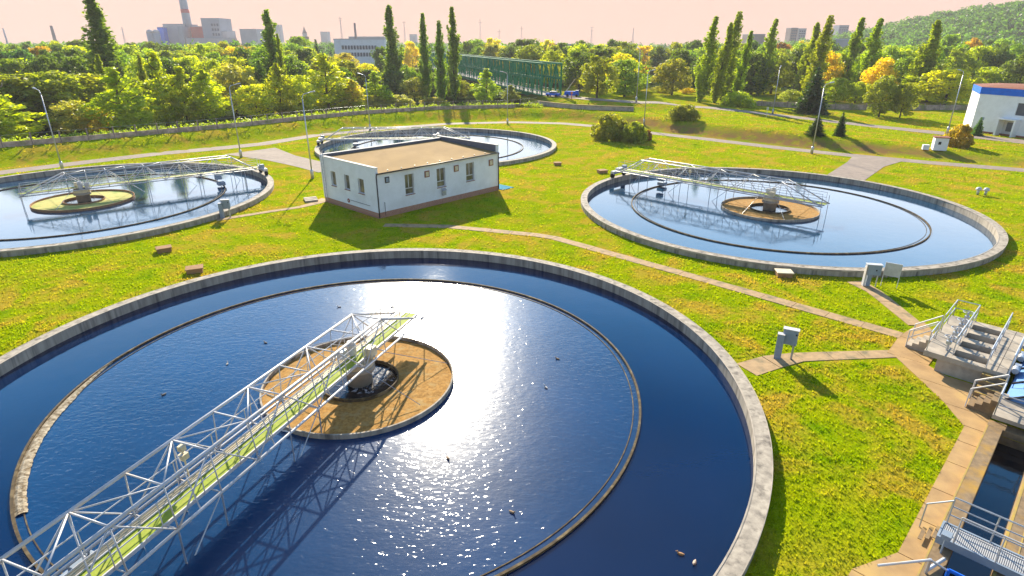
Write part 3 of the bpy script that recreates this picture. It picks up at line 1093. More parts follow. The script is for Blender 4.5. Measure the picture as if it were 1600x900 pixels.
LP = [((98, 265), 150, 1.0, 'street lamp farthest left, behind the tank with yellow green scum'),
      ((377, 246), 20, 1.0, 'street lamp behind the bridge end of the left tank, beside the road junction'),
      ((488.5, 278.5), 10, 1.0, 'street lamp standing just left of the white flat roofed building'),
      ((578.5, 203), 170, 1.0, 'street lamp rising behind the roof of the white building, left end of the farthest tank'),
      ((793, 194), 200, 1.0, 'street lamp beside the path behind the right part of the farthest tank'),
      ((1006, 195), 20, 1.0, 'thin street lamp rising behind the big rounded bush'),
      ((994, 160), 100, 1.15, 'tall street lamp at the end of the pale retaining wall, beside the bridge road'),
      ((1268, 240), 15, 1.0, 'street lamp behind the right hand tank, in front of the two small spruces'),
      ((1207, 178), 60, 0.95, 'street lamp on the far roadside left of the big dark spruce'),
      ((1480, 208), 200, 1.05, 'street lamp next to the white building with the blue band')]
l0 = None
for (p, hd, sc, lab) in LP:
    x, y, z = P(*p)
    if l0 is None:
        l0 = lamp_post(); o = l0
        o['label'] = lab
    else:
        o = copy_tree(l0, lab)
    o.location = (x, y, z - 0.02); o.rotation_euler = (0, 0, R(hd)); o.scale = (sc,) * 3

# ------------------------------------------------------------------ small things on the lawns
for k, (p, s, lab) in enumerate([((257, 393), 1.0, 'rusty concrete shaft cover on the lawn, farther of two left of the foreground tank'),
                                 ((305, 425), 1.05, 'rusty concrete shaft cover close to the rim of the foreground tank'),
                                 ((1224, 431), 1.0, 'concrete shaft cover on the lawn below the right hand tank'),
                                 ((871, 258), 0.9, 'small shaft cover on the lawn beside the farthest tank'),
                                 ((941, 270), 1.1, 'shaft cover beside the rim where the right hand lattice bridge starts')]):
    t = thing('shaft_cover', lab, 'shaft cover', (*G(*p), 0), R([35, 25, -8, 10, 20][k]), 'low shaft covers on the lawns')
    MB().box((0, 0, 0.14), (1.0 * s, 0.8 * s, 0.36)).build('shaft', M_HATCH, t, bevel=0.02)
    MB().box((0, 0, 0.35), (1.12 * s, 0.92 * s, 0.08)).build('lid', M_HATCH if k != 2 else M_CREAM, t, bevel=0.015)


def control_box(p, rz, lab, kind):
    t = thing('control_box', lab, 'control box', (*G(*p), 0), rz, 'electrical control boxes beside the tanks')
    if kind == 0:
        MB().box((0, 0, 0.72), (0.34, 0.3, 1.45)).build('pedestal', M_GREYBOX, t, bevel=0.02)
        MB().box((0, 0, 1.46), (0.36, 0.32, 0.03)).build('pedestal_top', M_WHITE, t)
        MB().box((0.42, 0.22, 1.30), (0.72, 0.28, 0.85)).build('cabinet', M_GREYBOX, t, bevel=0.015)
        MB().box((0.42, 0.22, 1.74), (0.78, 0.36, 0.035)).build('cabinet_roof', M_WHITE, t)
        MB().box((0.70, 0.06, 1.5), (0.07, 0.02, 0.09)).build('lock', M_BLACK, t)
        MB().box((0.66, 0.2, 0.44), (0.1, 0.1, 0.88)).build('leg', M_GALV, t)
    else:
        MB().box((-0.38, 0, 0.75), (0.1, 0.34, 1.5)).build('leg', M_WHITE, t)
        MB().box((0.42, 0, 0.45), (0.06, 0.06, 0.9)).build('leg', M_GALV, t)
        MB().box((-0.1, 0.02, 0.45), (0.26, 0.22, 0.9)).build('pedestal', M_GREYBOX, t)
        MB().box((0.05, 0, 1.22), (0.92, 0.34, 0.72)).build('cabinet', M_GREYBOX, t, bevel=0.015)
        MB().box((0.05, 0, 1.6), (0.98, 0.40, 0.04)).build('cabinet_roof', M_WHITE, t)
        MB().box((0.2, -0.18, 1.22), (0.08, 0.02, 0.1)).build('lock', M_BLACK, t)
    return t


control_box((1214, 560), R(-28), 'grey control box on a pedestal beside the foreground tank rim, casting a long shadow', 0)
control_box((1357, 447), R(-12), 'grey control box next to the blank board below the right hand tank', 1)
control_box((348, 341), R(8), 'grey control box at the rim of the left tank with yellow green scum', 0)
t = thing('notice_board', 'blank weathered notice board on two posts below the right hand tank', 'notice board', (*G(1388, 449), 0), R(-35))
for s in (-1, 1):
    MB().bar((s * 0.47, 0, 0), (s * 0.47, 0, 1.75), 0.025, n=8).build('post', M_WHITE, t)
MB().box((0, -0.01, 1.28), (0.9, 0.03, 0.85)).build('board', M_BOARD, t)
m = MB()
for z in (0.84, 1.72):
    m.box((0, -0.015, z), (0.98, 0.05, 0.05))
m.build('board_frame', M_WHITE, t)
for k, p in enumerate([(1527, 304), (1539, 305)]):
    t = thing('vent_pipe', ['mushroom vent pipe on the right lawn, left one of the two side by side', 'mushroom vent pipe on the right lawn, right one of the two side by side'][k], 'vent pipe', (*G(*p), 0), 0, 'mushroom vent pipes on the right lawn')
    MB().bar((0, 0, 0), (0, 0, 0.55), 0.13, n=12).build('pipe', M_GALV, t, True)
    MB().lathe([(0.29, 0.5), (0.31, 0.58), (0.2, 0.78), (0.03, 0.84)], 14).build('cap', M_WHITE, t, True)
t = thing('small_hut', 'tiny white hut with a red brown lid on the lawn beside the autumn coloured bush', 'hut', tuple(G3(1466, 234)), R(-22))
MB().box((0, 0, 0.9), (1.7, 1.5, 1.8)).build('wall', M_RENDER, t)
MB().box((0, 0, 1.85), (1.95, 1.75, 0.12)).build('roof', M_TILE, t)
MB().box((-0.2, -0.76, 1.05), (0.35, 0.04, 0.4)).build('opening', M_BLACK, t)
MB().box((-1.75, -0.4, 0.35), (0.8, 0.7, 0.7)).build('side_box', M_RENDER, t)
t = thing('road_sign', 'small road sign on the grass verge of the bridge road', 'road sign', tuple(G3(1197, 184)), R(20))
MB().bar((0, 0, 0), (0, 0, 2.0), 0.05).build('post', M_GALV, t)
MB().box((0, -0.06, 1.8), (0.5, 0.04, 0.6)).build('sign_plate', M_BOARD, t)

# ------------------------------------------------------------------ concrete works at the right
def rail(t, pts, h, mat=M_GALV, mids=(0.5,), r=0.028, post_every=1.3, name='handrail'):
    """pts are local 3D feet; one rail with posts"""
    m = MB()
    pts = [Vector(p) for p in pts]
    up = Vector((0, 0, h))
    m.path([p + up for p in pts], r, 8)
    for k in mids:
        m.path([p + up * k for p in pts], r * 0.8, 6)
    for a, b in zip(pts[:-1], pts[1:]):
        n = max(1, int(round((b - a).length / post_every)))
        for i in range(n + 1):
            q = a.lerp(b, i / n)
            m.bar(q, q + up, r * 0.85, n=6)
    return m.build(name, mat, t, False)


W0 = Vector((O2.x, O2.y, 0))
# local frame: x = u, y = -v
pf = thing('inlet_platform', 'pale concrete platform with four open slots, railings and steps at the right', 'platform', W0, A2)


def lb(mb, u0, u1, v0, v1, z0, z1):
    mb.box(((u0 + u1) / 2, -(v0 + v1) / 2, (z0 + z1) / 2), (u1 - u0, v1 - v0, z1 - z0))


m = MB()
SL = [(0.42, 1.2), (1.82, 2.6), (3.22, 4.0), (4.62, 5.4)]
z0, z1 = 0.72, 1.0
lb(m, 0, 6.0, 0, 1.15, z0, z1)
lb(m, 0, 6.0, 2.5, 3.45, z0, z1)
e = 0
for a, b in SL:
    lb(m, e, a, 1.15, 2.5, z0, z1); e = b
lb(m, e, 6.0, 1.15, 2.5, z0, z1)
m.build('deck_slab', M_CONC, pf, bevel=0.012)
m = MB()
lb(m, 0.35, 5.8, 0.6, 0.85, 0, z0); lb(m, 0.1, 0.4, 0.62, 3.4, 0, z0); lb(m, 5.5, 5.8, 0.85, 3.4, 0, z0); lb(m, 0.4, 5.5, 2.7, 3.4, 0, z0)
e = 0.4
for a, b in SL:
    lb(m, e - 0.001, a - 0.02, 0.85, 2.7, 0, z0); e = b + 0.02
m.build('support_wall', M_CONC, pf)
m = MB(); lb(m, 0.42, 5.45, 0.9, 2.65, 0.0, 0.06); m.build('slot_floor', M_BLACK, pf)
m = MB()
for k in range(5):
    lb(m, 0.6 + k * 1.2, 0.62 + k * 1.2, 2.55, 3.4, 1.0, 1.004)
lb(m, 0.02, 5.95, 2.96, 2.98, 1.0, 1.004)
m.build('joint_line', M_BLACK, pf)
m = MB()
for k in range(4):
    lb(m, 1.9, 3.0, -0.28 * (k + 1), -0.28 * k - 0.002, 0.03, 1.0 - 0.2 * (k + 1))
m.build('left_steps', M_CONC, pf)
m = MB()
for k in range(4):
    lb(m, -0.3 * (k + 1), -0.3 * k - 0.002, 2.5, 3.45, 0.03, 1.0 - 0.2 * (k + 1))
m.build('front_steps', M_CURB, pf)
m = MB()
for k in range(4):
    lb(m, -0.3 * (k + 1) - 0.02, -0.3 * k - 0.25, 2.52, 3.43, 1.0 - 0.2 * (k + 1), 1.0 - 0.2 * (k + 1) + 0.006)
m.build('step_edge', M_LICHEN, pf)
L = lambda u, v, z: (u, -v, z)
rail(pf, [L(0.08, 0.08, 1), L(1.85, 0.08, 1)], 1.0)
rail(pf, [L(3.05, 0.08, 1), L(5.92, 0.08, 1), L(5.92, 1.12, 1)], 1.0)
rail(pf, [L(5.9, 1.12, 1), L(0.5, 1.12, 1)], 1.0, mids=(0.5,))
rail(pf, [L(0.05, 2.55, 1), L(5.95, 2.55, 1)], 1.0, mids=(0.5,))
rail(pf, [L(0.05, 3.42, 1), L(5.95, 3.42, 1)], 1.0, mids=(0.5,))
for u in (1.9, 3.0):
    rail(pf, [L(u, 0.0, 1.0), L(u, -1.1, 0.1)], 0.95, M_WHITE, mids=(0.55,), r=0.035, post_every=1.2)
for a, b in SL:
    um = (a + b) / 2
    gt = MB()
    gt.bar(L(um, 0.8, 1.0), L(um, 0.8, 1.75), 0.06, n=10)
    gt.box(L(um, 0.8, 1.45), (0.22, 0.22, 0.16))
    sv = gt.build('sluice_spindle', M_GALV, pf)
    hw = MB()
    for i in range(16):
        a0, a1 = 2 * math.pi * i / 16, 2 * math.pi * (i + 1) / 16
        hw.bar(L(um + 0.24 * math.cos(a0), 0.8 + 0.24 * math.sin(a0), 1.76), L(um + 0.24 * math.cos(a1), 0.8 + 0.24 * math.sin(a1), 1.76), 0.022)
    for i in range(4):
        a0 = math.pi / 2 * i
        hw.bar(L(um, 0.8, 1.76), L(um + 0.24 * math.cos(a0), 0.8 + 0.24 * math.sin(a0), 1.76), 0.016)
    hw.build('hand_wheel', M_GALV, sv)

# screen housing (light blue covers) beyond the platform
sh = thing('screen_housing', 'light blue sheet metal housing behind the platform at the right edge', 'machine housing', W0, A2)
m = MB()
hs = [L(-2.2, 3.62, 0.3), L(5.5, 3.62, 0.3), L(5.5, 5.6, 0.3), L(-2.2, 5.6, 0.3), L(-2.2, 3.68, 0.75), L(5.5, 3.68, 0.75), L(5.5, 5.6, 2.0), L(-2.2, 5.6, 2.0)]
m.add(hs, [(3, 2, 1, 0), (4, 5, 6, 7), (0, 1, 5, 4), (1, 2, 6, 5), (2, 3, 7, 6), (3, 0, 4, 7)])
m.build('cover', M_LBLUE, sh)
m = MB()
for u in (-2.2, -0.3, 1.6, 3.5, 5.4):
    m.bar(L(u, 3.66, 0.78), L(u, 5.6, 2.03), 0.05)
m.build('cover_seam', M_DARK, sh)
mo = MB()
for u in (0.5, 2.2, 3.9):
    mo = MB()
    mo.bar(L(u, 3.6, 1.05), L(u + 0.5, 3.6, 1.05), 0.14, n=12)
    mo.box(L(u + 0.6, 3.62, 1.02), (0.25, 0.25, 0.35))
    mo.build('motor', M_GALV, sh)

# lower steps from pavement up to the walkway over the channel
ls = thing('concrete_stairs', 'concrete stairs with white handrail at the foot of the railed platform', 'stairs', W0, A2)
m = MB()
for k in range(4):
    lb(m, -2.75, -1.7, 2.5 + 0.25 * k, 2.5 + 0.25 * (k + 1) - 0.002, 0.03, 0.2 * (k + 1))
m.build('flight', M_CURB, ls)
rail(ls, [L(-1.72, 2.45, 0.05), L(-1.72, 3.5, 0.8)], 0.95, M_WHITE, mids=(0.55,), r=0.045)
rail(ls, [L(-2.72, 2.45, 0.05), L(-2.72, 3.5, 0.8)], 0.95, M_WHITE, mids=(), r=0.03)
m = MB(); lb(m, -4.1, -1.65, 3.5, 8.0, 0.62, 0.8); m.build('landing', M_CONC, ls)
rail(ls, [L(-4.05, 3.55, 0.8), L(-4.05, 8, 0.8)], 1.0)
rail(ls, [L(-4.05, 3.55, 0.8), L(-2.8, 3.55, 0.8)], 1.0, mids=(0.5,))

# channels
cw = thing('channel_wall', 'lichen stained concrete channel kerb between pavement and dark water', 'channel wall', W0, A2, 'concrete walls of the water channels')
m = MB(); lb(m, -19, -4.15, 3.45, 4.0, -1.0, 0.28); m.build('kerb', M_CURB, cw, bevel=0.015)
m = MB(); lb(m, -19, -4.15, 3.45, 3.50, 0.28, 0.285); m.build('lichen_edge', M_LICHEN, cw)
cw = thing('channel_wall', 'yellow edged concrete wall between the two dark water channels', 'channel wall', W0, A2, 'concrete walls of the water channels')
m = MB(); lb(m, -19, -4.15, 5.08, 5.95, -1.0, 0.28); m.build('kerb', M_CURB, cw, bevel=0.015)
m = MB(); lb(m, -19, -4.15, 5.09, 5.17, 0.28, 0.288); lb(m, -19, -4.15, 5.5, 5.54, 0.28, 0.29); m.build('lichen_edge', M_LICHEN, cw)
cw = thing('channel_wall', 'concrete wall along the far side of the second channel at the right edge', 'channel wall', W0, A2, 'concrete walls of the water channels')
m = MB(); lb(m, -19, -4.15, 7.4, 8.2, -1.0, 0.28); lb(m, -4.15, -3.6, 3.45, 8.2, -1.0, 0.28); m.build('kerb', M_CURB, cw)
for poly in (CH1, CH2):
    m = MB(); m.prism(poly, -0.9, -0.35)
    tag(m.build('water', M_CHWATER), kind='structure')

gb = thing('grating_footbridge', 'steel grating footbridge with railings over the dark channel, lower right corner', 'footbridge', W0, A2)
m = MB(); lb(m, -13.45, -12.65, 3.55, 8.3, 0.62, 0.66); m.build('grating', M_GRATE, gb)
m = MB(); lb(m, -13.52, -13.45, 3.5, 8.3, 0.4, 0.68); lb(m, -12.65, -12.58, 3.5, 8.3, 0.4, 0.68); lb(m, -13.45, -12.65, 3.5, 3.56, 0.4, 0.68); m.build('side_beam', M_GREYBOX, gb)
rail(gb, [L(-12.6, 3.6, 0.66), L(-12.6, 8.3, 0.66)], 1.05, M_GALV, mids=(0.33, 0.66), post_every=1.1)
rail(gb, [L(-13.5, 3.95, 0.66), L(-13.5, 8.3, 0.66)], 1.05, M_WHITE, mids=(0.5,), post_every=1.1)
rail(gb, [L(-12.62, 3.6, 0.6), L(-12.62, 2.95, 0.05)], 1.0, M_GALV, mids=(), post_every=2)
m = MB()
for k in range(3):
    lb(m, -13.4, -12.7, 3.05 + k * 0.17, 3.17 + k * 0.17, 0.14 + k * 0.15, 0.165 + k * 0.15)
m.build('step_tread', M_CURB, gb)
m = MB(); m.box(L(-13.75, 3.75, 1.0), (0.3, 0.26, 0.18)); m.bar(L(-13.75, 3.75, 0.28), L(-13.75, 3.75, 1.0), 0.03); m.build('switch_box', M_GREYBOX, gb)
sg = thing('sluice_gate', 'blue framed sluice gate with a long white lever at the bottom edge', 'sluice gate', W0, A2)
m = MB(); lb(m, -14.95, -14.5, 4.05, 5.02, -0.25, -0.1)
for v in (4.1, 4.95):
    m.bar(L(-14.7, v, -0.3), L(-14.7, v, 0.55), 0.06)
m.bar(L(-14.7, 4.1, 0.55), L(-14.7, 4.95, 0.55), 0.06)
m.build('gate_frame', M_BLUEPAINT, sg)
MB().bar(L(-16.3, 2.55, 0.75), L(-15.0, 3.62, 0.82), 0.04, n=8).build('lever', M_WHITE, sg)
m = MB(); m.bar(L(-15.0, 3.62, 0.82), L(-14.7, 4.1, 0.5), 0.035); m.bar(L(-15.0, 3.62, 0.3), L(-15.0, 3.62, 0.85), 0.05); m.bar(L(-15.0, 3.62, 0.4), L(-14.1, 3.9, 0.4), 0.06)
m.build('linkage', M_GALV, sg)

# ------------------------------------------------------------------ fence on the dike, retaining wall
def along(pl, d):
    """polyline shifted d metres behind (away from the camera)"""
    out = []
    pl = [Vector(p) for p in pl]
    for i, p in enumerate(pl):
        a = pl[max(i - 1, 0)]; b = pl[min(i + 1, len(pl) - 1)]
        t = (b - a).normalized()
        nn = Vector((-t.y, t.x))
        out.append(p + nn * d)
    return out


def fence(name, pts, h, lab, mat, hpost, panel=True):
    pts = [Vector(p) for p in pts]
    t = thing(name, lab, 'fence', (0, 0, 0))
    m = MB(); ps = MB(); wires = MB()
    for a, b in zip(pts[:-1], pts[1:]):
        n = max(1, int((b - a).length / 3.0))
        for i in range(n):
            p, q = a.lerp(b, i / n), a.lerp(b, (i + 1) / n)
            zp, zq = float(hz(p.x, p.y)), float(hz(q.x, q.y))
            d = (q - p).normalized(); nn = Vector((-d.y, d.x)) * 0.06
            vs = [(p.x - nn.x, p.y - nn.y, zp - 0.1), (q.x - nn.x, q.y - nn.y, zq - 0.1), (q.x + nn.x, q.y + nn.y, zq - 0.1), (p.x + nn.x, p.y + nn.y, zp - 0.1)]
            vs += [(x, y, z + h + 0.1) for x, y, z in vs]
            m.add(vs, [(3, 2, 1, 0), (4, 5, 6, 7), (0, 1, 5, 4), (1, 2, 6, 5), (2, 3, 7, 6), (3, 0, 4, 7)])
            ps.box((p.x, p.y, zp + hpost / 2), (0.16, 0.16, hpost))
            for k in (0.95,):
                wires.bar((p.x, p.y, zp + hpost * k), (q.x, q.y, zq + hpost * k), 0.012, n=4)
    m.build('panel', mat, t)
    o = ps.build('fence_post', M_FARBROWN, t); o['kind'] = 'stuff'
    wires.build('wire', M_GALV, t)
    return t


toe = [tuple(p) for p in TOE]
fp = along(toe[:9], 7.2)
k = [p for p in fp if p.x < 3]
fence('boundary_fence', k + [Vector((5.9, 147.5))], 0.72, 'long low brown panel fence with thin posts along the crest of the grassy dike', M_FENCEP, 1.75)
rw = thing('retaining_wall', 'pale concrete retaining wall below the bridge road beside the green bridge', 'retaining wall')
m = MB()
RW = [Vector(p) for p in [(6.0, 147.0), (9.5, 142), (14.2, 137.5), (20, 134.6), (26.2, 132.6)]]
for a, b in zip(RW[:-1], RW[1:]):
    nn = Vector((-(b - a).y, (b - a).x)).normalized() * 0.3
    m.prism([(a.x, a.y), (b.x, b.y), (b.x + nn.x, b.y + nn.y), (a.x + nn.x, a.y + nn.y)], 0.5, 2.55)
m.build('wall_face', M_CONC, rw)
m = MB()
for a, b in zip(RW[:-1], RW[1:]):
    nn = Vector((-(b - a).y, (b - a).x)).normalized() * 0.36
    n2 = nn * -0.2
    m.prism([(a.x + n2.x, a.y + n2.y), (b.x + n2.x, b.y + n2.y), (b.x + nn.x, b.y + nn.y), (a.x + nn.x, a.y + nn.y)], 2.552, 2.68)
m.build('wall_coping', M_PATH, rw)
fence('boundary_fence', [G(1130, 163, 1.2), G(1230, 166, 1.0), G(1330, 169, .8), G(1420, 171, .6), G(1515, 171, .6)], 1.2, 'dark low fence behind the bridge road, in front of the poplars on the right', M_FENCEP, 1.5)

# ------------------------------------------------------------------ green truss bridge, vehicles
bA, bB = Vector((10.2, 161.5)), Vector((-47.0, 357.0))
bl = (bB - bA).length
gbr = thing('truss_bridge', 'long green steel truss bridge with a pale deck behind the poplars', 'bridge', (bA.x, bA.y, 2.75), math.atan2((bB - bA).y, (bB - bA).x))
H_ = 7.6
npan = 52
step = bl / npan
for s in (1, -1):
    y = s * 2.6
    m = MB()
    for z in (0.0, H_ * 0.52, H_):
        m.box((bl / 2, y, z), (bl, 0.3, 0.35))
    m.build('chord', M_GREENSTEEL, gbr)
    m = MB()
    for i in range(npan + 1):
        m.box((i * step, y, H_ / 2), (0.38, 0.3, H_))
        if i < npan:
            a, b = (0.1, H_) if i % 2 == 0 else (H_, 0.1)
            m.bar((i * step, y, a), ((i + 1) * step, y, b), 0.2, n=4)
            m.bar((i * step, y, H_ * 0.52), ((i + 0.5) * step, y, a), 0.12, n=4)
    m.build('lattice', M_GREENSTEEL, gbr)
    MB().box((bl / 2, y - s * 0.2, H_ * 0.52 + 0.28), (bl, 0.25, 0.25)).build('pipe_run', M_GREENSTEEL, gbr)
    m = MB()
    m.box((bl / 2, y + s * 0.3, 0.45), (bl, 0.06, 0.12)); m.box((bl / 2, y + s * 0.3, 1.05), (bl, 0.08, 0.1))
    for i in range(0, npan * 2):
        m.box((i * step / 2, y + s * 0.3, 0.6), (0.12, 0.05, 0.9))
    m.build('parapet', M_WHITE, gbr)
MB().box((bl / 2, 0, 0), (bl, 4.9, 0.3)).build('deck', M_CONC, gbr)
MB().box((bl / 2, 0, -0.55), (bl, 4.0, 0.8)).build('girder', M_GREENSTEEL, gbr)
m = MB()
for i in range(npan + 1):
    m.bar((i * step, -2.6, H_), (i * step, 2.6, H_), 0.12, n=4)
m.box((bl / 2, -2.6, H_ + 0.22), (bl, 0.5, 0.1)); m.box((bl / 2, 2.6, H_ + 0.22), (bl, 0.5, 0.1))
m.build('top_bracing', M_GREENSTEEL, gbr)
m = MB()
for x in (2.0, bl * 0.33, bl * 0.66):
    m.box((x, 0, -2.4), (2.2, 5.5, 3.2))
m.build('pier', M_CONC, gbr)


def vehicle(p, rz, lab, kind):
    x, y, z = P(*p)
    t = thing('parked_car' if kind == 'car' else 'boom_truck', lab, 'car' if kind == 'car' else 'truck', (x, y, z + 0.04), rz)
    t.scale = (0.62,) * 3 if kind != 'car' else (0.85,) * 3
    if kind == 'car':
        MB().box((0, 0, 0.65), (4.2, 1.75, 0.6)).build('body', M_BLUEPAINT, t, bevel=0.12)
        MB().box((-0.2, 0, 1.2), (2.3, 1.6, 0.55), taper=0.82).build('cabin', M_FARWIN, t, bevel=0.06)
        MB().box((-0.2, 0, 1.5), (1.75, 1.3, 0.06)).build('roof', M_WHITE, t)
        W = [(-1.3, 0.8), (1.3, 0.8), (-1.3, -0.8), (1.3, -0.8)]; r = 0.33
    else:
        MB().box((0.6, 0, 1.2), (4.4, 2.2, 1.7)).build('body', M_BLUEPAINT, t, bevel=0.1)
        MB().box((-2.3, 0, 1.35), (1.5, 2.2, 2.0), taper=0.92).build('cab', M_BLUEPAINT, t, bevel=0.12)
        MB().box((-3.02, 0, 1.75), (0.06, 1.8, 0.7)).build('windscreen', M_FARWIN, t)
        MB().box((-2.3, 0, 2.42), (1.2, 1.9, 0.12)).build('cab_roof', M_WHITE, t)
        MB().bar((3.4, 0.6, 0.4), (-1.4, 0.6, 7.0), 0.18, 0.12, 8).build('boom', M_CREAM, t)
        W = [(-2.2, 1.0), (1.6, 1.0), (-2.2, -1.0), (1.6, -1.0)]; r = 0.5
    for a, b in W:
        MB().bar((a, b - 0.13, r), (a, b + 0.13, r), r, n=16).build('wheel', M_BLACK, t, True)


vehicle((864, 151), R(150), 'dark blue car on the road at the near end of the green bridge', 'car')
vehicle((893, 151), R(165), 'blue truck with a pale raised boom at the end of the green bridge', 'truck')
t = thing('warning_post', 'red warning post beside the blue truck on the bridge road', 'warning post', tuple(G3(893, 155)))
MB().bar((0, 0, 0), (0, 0, 1.3), 0.09).build('post', M_FARRED, t)
MB().box((0, 0, 1.5), (0.5, 0.08, 0.5)).build('sign_plate', surf('orange_paint', (0.7, 0.2, 0.05), (0.6, 0.17, 0.05), 2), t)

# ------------------------------------------------------------------ white building with blue band (right)
c0 = Vector(P(1515, 205)[:2]); e0 = Vector(P(1600, 216)[:2]); d0_ = (e0 - c0).normalized()
zb = float(hz(c0.x, c0.y))
wb = thing('administration_building', 'white two storey building with a broad blue band under its roof, right edge', 'building', (c0.x, c0.y, zb), math.atan2(d0_.y, d0_.x))
_, _, zt = at_depth(1536, 136, c0.y); ht_ = zt - zb
w = MB()
WBL, WBD = 26.0, 7.4
HO = [(6.6, 8.4, 2.9 + 0.6, 4.9 + 0.6), (9.6, 11.4, 3.5, 5.5), (5.2, 7.3, 0.25, 2.5), (13, 15, 3.5, 5.5)]
wall_with_holes(w, WBL, 0, ht_ - 1.15, HO, fr, 0.4)
w.box((0.203, WBD / 2 + 0.2, (ht_ - 1.15) / 2), (0.4, WBD - 0.406, ht_ - 1.156))
w.build('wall', M_RENDER, wb)
MB().box((WBL / 2, WBD / 2 - 0.02, ht_ - 0.57), (WBL + 0.12, WBD + 0.1, 1.14)).build('blue_band', M_BLUEPAINT, wb)
m = MB()
m.add([(-0.1, -0.1, ht_ + 0.02), (WBL, -0.1, ht_ + 0.02), (WBL, WBD, ht_ + 0.02), (-0.1, WBD, ht_ + 0.02), (4, 3, ht_ + 0.5), (WBL, 3, ht_ + 1.0), (WBL, 6, ht_ + 1.0), (4, 6, ht_ + 0.5)], [(0, 1, 5, 4), (1, 2, 6, 5), (2, 3, 7, 6), (3, 0, 4, 7), (4, 5, 6, 7)])
m.build('roof', M_TILE, wb)
for a, b, c, d in HO[:2] + HO[3:]:
    MB().box(((a + b) / 2, 0.2, (c + d) / 2), (b - a - 0.02, 0.1, d - c - 0.02)).build('window', M_FARWIN, wb)
a, b, c, d = HO[2]
dr = MB().box(((a + b) / 2, 0.2, (c + d) / 2), (b - a - 0.02, 0.1, d - c - 0.02)).build('door', M_WHITE, wb)
MB().box(((a + b) / 2, 0.13, (c + d) / 2 + 0.1), (0.9, 0.05, 1.5)).build('door_glass', M_FARWIN, dr)
m = MB()
for x in (a - 0.25, b + 0.35):
    m.box((x, -0.6, 1.35), (0.3, 1.2, 2.7))
m.box(((a + b) / 2 + 0.05, -0.6, 2.8), (b - a + 1.0, 1.3, 0.2))
m.build('porch', M_RENDER, wb)
MB().box((WBL / 2, -0.04, 0.15), (WBL, 0.06, 0.3)).build('plinth', M_TILE, wb)
MB().box((1.7, -0.05, 2.4), (0.35, 0.06, 0.5)).build('wall_box', M_GREYBOX, wb)

for o in list(wb.children):
    if o.name.split('.')[0] in ('wall', 'blue_band', 'roof'):
        for v in o.data.vertices:
            if v.co.y > 0.45:
                v.co.x -= 0.93 * (v.co.y - 0.4)

# ------------------------------------------------------------------ trees
def np_mesh(name, verts, quads, tint, mat):
    me = bpy.data.meshes.new(name)
    nv, nf = len(verts), len(quads)
    me.vertices.add(nv)
    me.vertices.foreach_set('co', np.asarray(verts, np.float32).ravel())
    me.loops.add(nf * 4)
    me.loops.foreach_set('vertex_index', np.asarray(quads, np.int32).ravel())
    me.polygons.add(nf)
    me.polygons.foreach_set('loop_start', np.arange(0, nf * 4, 4, dtype=np.int32))
    me.update(calc_edges=True)
    at = me.attributes.new('tint', 'FLOAT', 'POINT')
    at.data.foreach_set('value', np.asarray(tint, np.float32))
    me.materials.append(mat)
    return me


def leaf_quads(rg, cen, crad, per, size, updown=0.0, flat=0.85):
    """leaves on and in the shells of many clumps -> verts, quads, tint"""
    n = len(cen)
    per = np.broadcast_to(per, (n,)).astype(int)
    idx = np.repeat(np.arange(n), per)
    m = len(idx)
    d = rg.normal(size=(m, 3)); d /= np.linalg.norm(d, axis=1)[:, None]
    rr = crad[idx] * rg.uniform(0.45, 1.08, m) ** 0.6
    p = cen[idx] + d * rr[:, None] * np.array([1, 1, flat])
    nrm = d * 0.7 + rg.normal(size=(m, 3)) * 0.6 + np.array([0, 0, 0.25 + updown])
    nrm /= np.linalg.norm(nrm, axis=1)[:, None]
    h = rg.normal(size=(m, 3))
    a = np.cross(nrm, h); a /= np.linalg.norm(a, axis=1)[:, None]
    b = np.cross(nrm, a)
    s = size * rg.uniform(0.6, 1.35, m)[:, None]
    v = np.stack([p - a * s * 0.62, p - b * s * 0.36, p + a * s * 0.62, p + b * s * 0.36], 1).reshape(-1, 3)
    q = np.arange(m * 4).reshape(m, 4)
    ct = rg.uniform(0.2, 0.8, n)
    t = np.clip(ct[idx] + rg.normal(0, 0.16, m), 0, 1)
    return v, q, np.repeat(t, 4)


def trunk_mesh(rg, H, r, top, limbs, spread):
    mb = MB()
    pts = [Vector((0, 0, -0.4))]
    n = 6
    for i in range(1, n + 1):
        pts.append(Vector((rg.normal(0, 0.05) * H * 0.12, rg.normal(0, 0.05) * H * 0.12, H * top * i / n)))
    for i in range(n):
        mb.bar(pts[i], pts[i + 1], r * (1 - 0.8 * i / n), r * (1 - 0.8 * (i + 1) / n), 8)
    for k in range(limbs):
        i = 1 + int(rg.integers(1, n))
        a = rg.uniform(0, 2 * math.pi)
        p = pts[i]
        q = p + Vector((math.cos(a) * spread * 0.6, math.sin(a) * spread * 0.6, H * 0.12))
        q2 = q + Vector((math.cos(a + .4) * spread * 0.3, math.sin(a + .4) * spread * 0.3, H * 0.10))
        mb.bar(p, q, r * 0.38, r * 0.22, 6)
        mb.bar(q, q2, r * 0.22, r * 0.08, 5)
    o = mb.build('trunk', M_BARK, None)
    me = o.data
    bpy.data.objects.remove(o)
    return me


